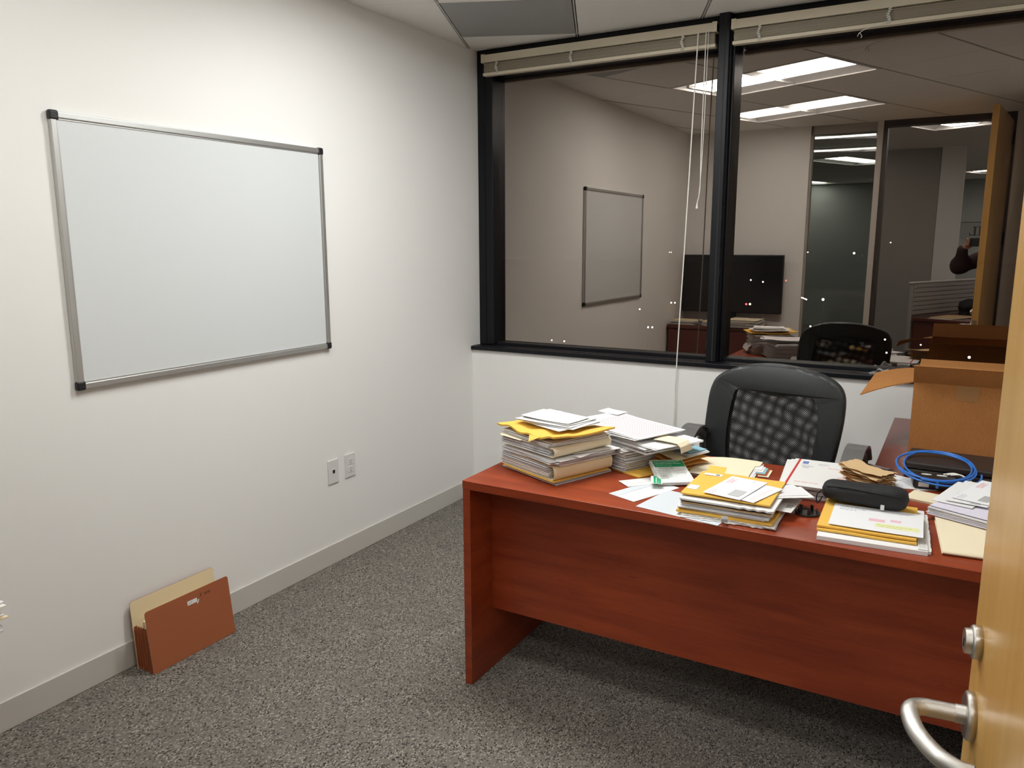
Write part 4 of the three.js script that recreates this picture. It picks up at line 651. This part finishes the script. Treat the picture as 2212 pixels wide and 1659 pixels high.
// ---- right edge: manila folder, envelopes, pad, papers, router, cable, black case, stapler
{
  const g = thing('manila_folder', 'closed manila folder at the desk\'s right end by the door', 'folder', [2.628, D + 0.0005, 1.572], 0.095 - Math.PI / 2);
  mesh('folder_cover', folderGeo(0.30, 0.245, 0.013, 0.0012, 0.3), M.manilaPale, g); pile(g, 4, 0.27, 0.235, 0.0016, 0.0018, [M.paper, M.paperB], { x: -0.008, jit: 0.004, spin: 0.02 });
  const R = -0.42; let y = D + 0.0155;
  const t = thing('paper_ream', 'stack of lilac edged copies under the window envelopes by the door', 'papers', [2.625, y, 1.375], R); let h = pile(t, 12, 0.215, 0.27, 0, 0.0019, [M.paperB, S({ color: rgb(0.72, 0.68, 0.78), roughness: 0.9 })], { jit: 0.003, spin: 0.02, wave: 0.0004 }); y += h + 0.002;
  for (let k = 0; k < 3; k++) {
    const e = thing('white_envelope', ['lowest white envelope on the lilac edged copies by the door', 'white envelope with two clear windows by the door', 'topmost white envelope leaning beside the door edge'][k], 'envelope', [2.565 + 0.028 * k, y, 1.31 - 0.012 * k], 1.30 + 0.07 * k - (k > 1 ? 0.2 : 0));
    mesh('body', sheetGeo(0.24, 0.105, 0.0014, wav(0.0007, 0, k), 8, 5), k === 2 ? pm.env : M.paper, e);
    if (k >= 1) for (const [x, z, w] of k === 1 ? [[-0.05, -0.026, 0.038], [-0.085, 0.02, 0.055]] : [[-0.07, 0.02, 0.06]]) mesh('address_window', sheetGeo(w, 0.026, 0.0003, wav(0.0003, 0, k), 2, 2), M.windowFilm, e).position.set(x, 0.0019, z); y += 0.0036;
  }
  const pd = thing('note_pad', 'cream note pad lying under the blue cable coil', 'note pad', [2.472, D + 0.0005, 1.262], -0.25); for (let k = 0; k < 3; k++) mesh('paper_sheet', sheetGeo(0.115, 0.1, 0.0018, wav(0.0002, 0, k), 4, 4), M.manilaPale, pd).position.set(0.001 * k, 0.0022 * k, 0);
  const wp = thing('paper_bundle', 'white printed papers under the router and blue cable', 'papers', [2.45, D + 0.0005, 1.135], 0.25); for (let k = 0; k < 2; k++) { const m = mesh('paper_sheet', sheetGeo(0.13, 0.13, 0.001, wav(0.0004, 0, k), 6, 5), k ? pm.letter : M.paper, wp); m.position.set(-0.03 + 0.05 * k, 0.0016 * k, -0.03); m.rotation.y = 0.3 * k; }
  const r = thing('router', 'small black network device tangled in the blue cable', 'router', [2.482, D + 0.0045, 1.120], 0.12);
  mesh('casing', new RoundedBoxGeometry(0.13, 0.03, 0.10, 3, 0.008).translate(0, 0.0155, 0), M.plasticBlack, r); for (const x of [-0.022, 0.022]) mesh('status_badge', cyl(0.011, 0.011, 0.0008, 20).scale(1.4, 1, 0.7).translate(x, 0.0308, -0.02), M.plate, r); mesh('power_button', cyl(0.005, 0.005, 0.001, 16).translate(0.05, 0.031, 0.025), S({ color: rgb(0.3, 0.03, 0.02), roughness: 0.5 }), r); mesh('spec_label', bx(-0.05, 0.008, 0.0501, -0.02, 0.022, 0.0505), M.plate, r);
  const bc = thing('black_case', 'flat dark brown laptop case lying before the cardboard box', 'case', [2.54, D + 0.0005, 0.93], -0.03); mesh('lower_shell', new RoundedBoxGeometry(0.30, 0.028, 0.215, 3, 0.008).translate(0, 0.014, 0), S({ color: rgb(0.022, 0.016, 0.014), roughness: 0.5 }), bc); mesh('lid', new RoundedBoxGeometry(0.298, 0.022, 0.213, 3, 0.007).translate(0, 0.0405, 0), S({ color: rgb(0.028, 0.02, 0.017), roughness: 0.45 }), bc);
  const loops = []; const N = 150; for (let i = 0; i <= N; i++) { const a = i / N * Math.PI * 2 * 3.3, w = 1 + 0.10 * Math.sin(a * 0.63 + 1), k = i / N; loops.push([2.482 + 0.118 * w * Math.cos(a) + 0.012 * Math.sin(2.3 * a * 0.4), D + 0.047 + 0.004 * Math.sin(a * 0.31) - 0.016 * Math.sin(a) + 0.012 * k, 1.055 + 0.128 * w * Math.sin(a) + 0.02 * Math.cos(a * 0.55)]); }
  const cb = thing('network_cable', 'coiled bright blue network cable over the black router', 'cable'); mesh('cable', tube(loops, 0.0031, 420, 8), M.cableBlue, cb);
  mesh('cable_tie', bx(2.487, D + 0.02, 1.196, 2.495, D + 0.045, 1.202), M.cableBlue, cb);
  const wc = thing('charging_cable', 'white cables behind the router next to the dark case', 'cable'); for (let k = 0; k < 3; k++) mesh('lead', tube([[2.505 + 0.01 * k, D + 0.038, 1.088], [2.54 + 0.008 * k, D + 0.044, 1.085 + 0.006 * k], [2.585, D + 0.03, 1.11 + 0.008 * k], [2.62, D + 0.008, 1.14 + 0.006 * k]], 0.0022, 24, 6), M.cord, wc);
  const s = thing('stapler', 'dark brown glossy stapler beside the brown paper wad', 'stapler', [2.318, D + 0.0005, 1.135], -0.95);
  mesh('base', new RoundedBoxGeometry(0.15, 0.014, 0.036, 3, 0.005).translate(0, 0.0075, 0), M.brownPlastic, s); const am = mesh('arm', new RoundedBoxGeometry(0.145, 0.026, 0.032, 3, 0.01).translate(0.0, 0.0, 0), M.brownPlastic, s); am.position.set(0, 0.036, 0); am.rotation.z = 0.14; mesh('hinge_post', bx(-0.066, 0.012, -0.014, -0.05, 0.034, 0.014), M.brownPlastic, s);
  const sp2 = single('white_slip', sheetGeo(0.11, 0.05, 0.001, wav(0.002, 0, 2), 8, 4), M.paper, 'white slip of paper lying behind the brown stapler', 'paper', [2.345, D + 0.003, 1.055], -0.5);
}
{ // cardboard box with open flaps on the return
  const o = thing('cardboard_box', 'open brown cardboard box with raised flaps on the return desk', 'box', [2.38, D + 0.0005, 0.667]);
  const w = 0.44, d = 0.34, h = 0.262, t = 0.004;
  mesh('front_wall', bx(0, 0, -t, w, h, 0), M.cardboard, o); mesh('back_wall', bx(0, 0, -d, w, h, -d + t), M.cardboard, o); mesh('left_wall', bx(0, 0, -d + t, t, h, -t), M.cardboard, o); mesh('right_wall', bx(w - t, 0, -d + t, w, h, -t), M.cardboard, o); mesh('bottom', bx(t, 0, -d + t, w - t, t, -t), M.cardboard, o);
  const flap = (n, g, p, rot) => { const m = mesh(n, g, M.cardboard, o); m.position.set(...p); m.rotation.set(...rot); return m; };
  flap('front_flap', bx(-0.002, 0, -t, w, 0.085, 0), [0, h, 0], [0.62, 0, 0]);
  flap('back_flap', bx(0, 0, -t, w, 0.16, 0), [0, h, -d + t], [-1.42, 0, 0]);
  { // left flap: bends outwards and down towards the front
    const q = [[0.002, h, -0.004], [-0.18, 0.196, 0.0], [-0.150, 0.25, -0.222], [0.004, h + 0.016, -0.26]], g = sheetGeo(1, 1, t, () => 0, 6, 6), p = g.attributes.position;
    for (let i = 0; i < p.count; i++) { const u = p.getX(i) + 0.5, v = p.getZ(i) + 0.5, up = p.getY(i), c = [0, 1, 2].map((k) => (q[0][k] * (1 - u) + q[1][k] * u) * v + (q[3][k] * (1 - u) + q[2][k] * u) * (1 - v)); p.setXYZ(i, c[0], c[1] + up + 0.006 * Math.sin(Math.PI * u), c[2]); }
    g.index.array.reverse(); g.computeVertexNormals(); mesh('left_flap', uvBox(plain(g)), M.cardboard, o);
  }
  flap('right_flap', bx(0, -t, -d + 0.006, 0.16, 0, -0.006), [w - 0.002, h, 0], [0, 0, 0.5]);
  const tp = mesh('packing_tape', bx(0.14, h - 0.055, 0.0003, 0.21, h - 0.001, 0.0009), PM({ color: rgb(0.34, 0.17, 0.055), roughness: 0.28 }), o);
}
{ // crinkled clear wrapper on the sill
  const g = sheetGeo(0.085, 0.06, 0.0006, (x, z) => 0.022 * Math.max(0, Math.sin(50 * x + 1.3 * Math.sin(70 * z))) + 0.006 * Math.sin(160 * x + 90 * z), 18, 14);
  const f = g.toNonIndexed(); f.computeVertexNormals();
  single('plastic_wrapper', f, PM({ color: rgb(0.95, 0.95, 0.95), roughness: 0.12, transmission: 0.75, thickness: 0, ior: 1.6 }), 'crinkled clear plastic wrapper on the black window sill', 'wrapper', [2.20, 0.9135, -0.045], 0.2);
}
// ---- papers on the credenza
{
  const mk = (label, x, z, w, d, n, r, extra) => { const o = thing('paper_bundle', label, 'papers', [x, 0.7355, z], r); let y = pile(o, n, w, d, 0, 0.0028, [...papers, M.manila], { jit: 0.014, spin: 0.07, wave: 0.001 }); const m = mesh('paper_sheet', sheetGeo(w, d, 0.0016, wav(0.0012, 0, 1), 6, 5), extra, o); m.position.y = y + 0.001; };
  mk('paper pile at the window end of the mahogany credenza', 0.165, 3.275, 0.25, 0.22, 12, 0.06, M.manila); mk('paper pile in the middle of the mahogany credenza', 0.44, 3.28, 0.2, 0.23, 12, -0.05, M.manila); mk('paper pile overhanging the credenza at the photo\'s left edge', 0.728, 3.27, 0.28, 0.30, 20, 0.04, M.manilaPale);
}
// ---- clutter on the corridor counter
{
  const at = (x, z) => { const a = GRID - Math.PI / 2; return [2.0 + Math.cos(a) * x + Math.sin(a) * z, 5.15 - Math.sin(a) * x + Math.cos(a) * z]; };
  const [ax, az] = at(0.3, -0.3), [b0, bz] = at(0.75, -0.28);
  const t = thing('paper_bundle', 'manila papers on the dark corridor counter', 'papers', [ax, 0.7305, az], GRID - Math.PI / 2); pile(t, 4, 0.5, 0.24, 0, 0.003, [M.manila, M.kraft, M.paperC], { jit: 0.02, spin: 0.08 });
  const b = thing('black_bag', 'limp black bag heaped on the corridor counter', 'bag', [b0, 0.7305, bz], GRID - Math.PI / 2); const g = new THREE.SphereGeometry(0.15, 28, 18); const p = g.attributes.position; for (let i = 0; i < p.count; i++) { const x = p.getX(i), y = p.getY(i), z = p.getZ(i), k = 1 + 0.18 * Math.sin(19 * x + 3) * Math.cos(23 * z) + 0.12 * Math.sin(31 * y + 9 * x); p.setXYZ(i, x * 1.25 * k, Math.max(0, 0.055 + y * 0.55 * k + 0.05 * Math.exp(-((x + 0.02) ** 2) * 300)), z * 0.8 * k); } g.computeVertexNormals(); mesh('body', g, M.fabricBlack, b);
}

// ================================================================ THE PHOTOGRAPHER (seen mirrored) AND THE PHONE
function sdfMesh(f, lo, hi, res) {
  const mc = new MarchingCubes(res, new THREE.MeshBasicMaterial(), false, false, 200000), n = res, half = n / 2, c = [0, 1, 2].map((k) => (lo[k] + hi[k]) / 2), s = [0, 1, 2].map((k) => (hi[k] - lo[k]) / 2);
  for (let k = 0; k < n; k++) for (let j = 0; j < n; j++) for (let i = 0; i < n; i++) mc.field[k * n * n + j * n + i] = -f(c[0] + s[0] * (i - half) / half, c[1] + s[1] * (j - half) / half, c[2] + s[2] * (k - half) / half);
  mc.isolation = 0; mc.update(); const cnt = mc.count, pos = mc.positionArray.slice(0, cnt * 3), nor = new Float32Array(cnt * 3), e = 0.002;
  for (let i = 0; i < cnt; i++) { for (let k = 0; k < 3; k++) pos[3 * i + k] = c[k] + s[k] * pos[3 * i + k]; const [x, y, z] = [pos[3 * i], pos[3 * i + 1], pos[3 * i + 2]]; const gx = f(x + e, y, z) - f(x - e, y, z), gy = f(x, y + e, z) - f(x, y - e, z), gz = f(x, y, z + e) - f(x, y, z - e), l = Math.hypot(gx, gy, gz) || 1; nor[3 * i] = gx / l; nor[3 * i + 1] = gy / l; nor[3 * i + 2] = gz / l; }
  const g = new THREE.BufferGeometry(); g.setAttribute('position', new THREE.BufferAttribute(pos, 3)); g.setAttribute('normal', new THREE.BufferAttribute(nor, 3)); g.setAttribute('uv', new THREE.BufferAttribute(new Float32Array(cnt * 2), 2)); return g;
}
const cap = (a, b, ra, rb) => (x, y, z) => { const bx_ = b[0] - a[0], by = b[1] - a[1], bz = b[2] - a[2], px = x - a[0], py = y - a[1], pz = z - a[2]; let t = (px * bx_ + py * by + pz * bz) / (bx_ * bx_ + by * by + bz * bz); t = t < 0 ? 0 : t > 1 ? 1 : t; return Math.hypot(px - bx_ * t, py - by * t, pz - bz * t) - (ra + (rb - ra) * t); };
const smin = (list, k) => (x, y, z) => { let d = 1e9; for (const f of list) { const v = f(x, y, z), h = Math.max(k - Math.abs(d - v), 0) / k; d = Math.min(d, v) - h * h * k * 0.25; } return d; };
{
  // standing in the corridor at the hinge side, torso hidden from the window by the door; arms reach left to hold the phone
  const bxx = 2.86, bz = 4.22, o = thing('person', 'person in a dark jacket raising a phone to take the picture', 'person', [bxx, 0, bz]);
  const L = (x, y, z) => [x - bxx, y, z - bz];
  const shL = L(2.68, 1.40, 4.17), elL = L(2.432, 1.305, 4.04), wrL = L(2.446, 1.445, 3.953), shR = L(3.03, 1.40, 4.2), elR = L(2.86, 1.24, 3.99), wrR = L(2.668, 1.445, 3.885);
  const torso = [cap([0, 0.98, 0.02], [0, 1.22, 0.0], 0.145, 0.14), cap([-0.06, 1.22, 0], [-0.09, 1.36, -0.01], 0.125, 0.11), cap([0.06, 1.22, 0], [0.09, 1.36, -0.01], 0.125, 0.11), cap([0, 1.36, 0], shL, 0.1, 0.072), cap([0, 1.36, 0], shR, 0.1, 0.072)];
  const arms = [cap(shL, elL, 0.066, 0.054), cap(elL, wrL, 0.054, 0.038), cap(shR, elR, 0.066, 0.054), cap(elR, wrR, 0.054, 0.038)];
  const legs = []; for (const s of [-1, 1]) legs.push(cap([s * 0.09, 0.95, 0.02], [s * 0.1, 0.5, 0.0], 0.1, 0.066), cap([s * 0.1, 0.5, 0.0], [s * 0.11, 0.1, 0.03], 0.064, 0.043));
  const head = [cap([-0.03, 1.42, 0.0], [-0.05, 1.54, -0.01], 0.058, 0.055), cap([-0.055, 1.60, -0.03], [-0.055, 1.69, -0.005], 0.078, 0.094), cap([-0.058, 1.56, -0.06], [-0.056, 1.62, -0.06], 0.045, 0.06), cap([-0.06, 1.62, -0.125], [-0.058, 1.655, -0.115], 0.015, 0.01), cap([-0.15, 1.62, 0.0], [-0.15, 1.66, 0.005], 0.012, 0.016), cap([0.04, 1.62, 0.0], [0.04, 1.66, 0.005], 0.012, 0.016)];
  const ex = [0.867, 0, -0.499], ez = [0.499, 0, 0.867], F = (r, y, k) => L(2.509 + ex[0] * r + ez[0] * k, y, 3.882 + ex[2] * r + ez[2] * k);   // right, height, back from the lens
  const hand = (wr, s) => { // s = -1 at the left end of the phone, +1 at its right end: palm beside it, fingers curl round the edge, thumb behind
    const e = s < 0 ? -0.019 : 0.139, q = (o) => e + s * o, p = F(q(0.03), 1.495, 0.03), f = [cap(wr, p, 0.028, 0.026)];
    [[0.026, 0], [0.009, 0.004], [-0.008, 0.002], [-0.024, -0.004]].forEach(([dy, l]) => { const k1 = F(q(0.022), 1.515 + dy, 0.016), k2 = F(q(0.016), 1.517 + dy, 0.0), k3 = F(q(0.003 - l), 1.516 + dy, -0.002); f.push(cap(p, k1, 0.014, 0.0095), cap(k1, k2, 0.0092, 0.0085), cap(k2, k3, 0.0082, 0.0072)); });
    const t1 = F(q(0.012), 1.478, 0.034), t2 = F(q(-0.022), 1.488, 0.027); f.push(cap(p, t1, 0.016, 0.0115), cap(t1, t2, 0.011, 0.0085)); return f; };
  const hl = hand(wrL, -1), hr = hand(wrR, 1), gridHand = (h, w) => sdfMesh(smin(h, 0.012), [w[0] - 0.11, w[1] - 0.04, w[2] - 0.13], [w[0] + 0.13, w[1] + 0.13, w[2] + 0.05], 64);
  mesh('body', mergeGeometries([sdfMesh(smin([...torso, ...arms, ...legs].map((f) => (x, y, z) => f(x, y, z) + 0.012), 0.06), [-0.62, 0.0, -0.45], [0.5, 1.8, 0.35], 84), sdfMesh(smin(head, 0.03), [-0.2, 1.36, -0.18], [0.1, 1.82, 0.14], 60), gridHand(hl, wrL), gridHand(hr, wrR)]), M.skin, o);
  mesh('jacket', sdfMesh((x, y, z) => Math.max(smin([...torso, ...arms], 0.07)(x, y, z) - 0.006 - 0.004 * Math.sin(40 * x + 30 * y) * Math.sin(36 * z + 20 * y), 0.93 - y), [-0.62, 0.9, -0.45], [0.5, 1.6, 0.35], 90), M.jacket, o);
  mesh('trousers', sdfMesh((x, y, z) => Math.max(smin([...legs, cap([-0.06, 0.96, 0.02], [0.06, 0.96, 0.02], 0.13, 0.13)], 0.05)(x, y, z) - 0.006, y - 1.0), [-0.4, 0.02, -0.3], [0.4, 1.1, 0.3], 70), M.trousers, o);
  for (const s of [-1, 1]) mesh('shoe', new RoundedBoxGeometry(0.1, 0.085, 0.27, 4, 0.035).translate(s * 0.115, 0.044, -0.03), M.black, o);
  mesh('hair', sdfMesh((x, y, z) => Math.max(smin([cap([-0.055, 1.63, 0.0], [-0.055, 1.70, 0.0], 0.09, 0.103)], 0.02)(x, y, z), -(Math.max(1.72 - y, -z - 0.045 + (y - 1.70) * 0.4) * -1) > 0 && z < -0.045 && y < 1.72 ? 1 : -1), [-0.2, 1.5, -0.16], [0.1, 1.84, 0.14], 50), M.hair, o);
  for (const x of [-0.085, -0.03]) mesh('eye', new THREE.SphereGeometry(0.011, 12, 10).translate(x, 1.655, -0.102), M.paper, o);
  const ph = thing('phone', 'black phone held level by the photographer, mirrored in the window', 'phone', [2.509 + 0.867 * 0.06 + 0.499 * 0.014, 1.517, 3.882 - 0.499 * 0.06 + 0.867 * 0.014], 0.5227);
  mesh('casing', new RoundedBoxGeometry(0.158, 0.075, 0.008, 3, 0.0035), M.black, ph); mesh('screen', bx(-0.074, -0.034, 0.0041, 0.074, 0.034, 0.0045), M.blackGloss, ph);
}

// ================================================================ NIGHT OUTSIDE: dark ground and distant street lamps
struct('ground_outside', bx(-420, -9.1, -420, 420, -9, -8), M.grass, 'dark night ground outside the windows', 'ground');
{
  const white = S({ color: rgb(1, 1, 1), emissive: rgb(1, 0.93, 0.82), emissiveIntensity: 7 }), red = S({ color: rgb(1, 0.1, 0.05), emissive: rgb(1, 0.06, 0.05), emissiveIntensity: 6 }), post = S({ color: rgb(0.01, 0.01, 0.01), roughness: 0.8 });
  // x, height, z, size, colour
  const spots = [[-16.43, -3.0, -46.39, 0.047, 0], [-11.96, -3.0, -35.86, 0.046, 0], [-11.76, -3.0, -35.96, 0.046, 0], [-13.94, -3.0, -28.4, 0.03, 0], [-13.28, -3.0, -28.37, 0.033, 0], [-16.4, -3.0, -52.89, 0.058, 0], [-16.15, -3.0, -53.02, 0.052, 0], [-32.9, -3.0, -132.22, 0.129, 0], [-19.4, -3.0, -90.86, 0.089, 0], [-17.18, -3.0, -87.1, 0.085, 0], [-11.15, -3.0, -54.14, 0.074, 1], [-10.91, -3.0, -54.27, 0.071, 0], [-15.52, -3.0, -91.52, 0.084, 1], [-31.58, -2.68, -294.15, 0.356, 0], [-6.98, -3.0, -61.57, 0.093, 0], [-8.81, -3.0, -62.95, 0.051, 0], [-8.58, -3.0, -62.35, 0.051, 0], [-8.34, -3.0, -61.66, 0.05, 0], [-8.12, -3.0, -60.98, 0.05, 0], [-46.55, -2.39, -292.05, 0.194, 0], [-4.46, -3.0, -40.42, 0.044, 0], [-0.45, -3.0, -36.03, 0.039, 0], [-0.0, -3.0, -31.27, 0.035, 0], [1.09, -3.0, -34.7, 0.031, 0], [2.94, -3.0, -31.39, 0.05, 0], [-93.49, -2.42, -280.31, 0.162, 0], [-92.85, -2.42, -280.53, 0.162, 0], [-20.42, 0.94, -295.24, 0.194, 0], [-28.55, -3.0, -47.57, 0.039, 0]];
  for (const [x, y, z, r, kind] of spots) {
    const o = thing(kind ? 'signal_lamp' : 'street_lamp', kind ? 'tiny red light outside in the night beyond the glass' : 'tiny white street lamp outside in the night beyond the glass', 'street lamp', [x, -9, z], 0, kind ? 'red night lights outside' : 'street lamps outside at night');
    mesh('post', cyl(r * 0.12, r * 0.14, y + 9 - r, 6).translate(0, (y + 9 - r) / 2, 0), post, o); mesh('lamp_head', new THREE.SphereGeometry(r, 10, 8).translate(0, y + 9, 0), kind ? red : white, o);
  }
}
renderer.render(scene, camera);
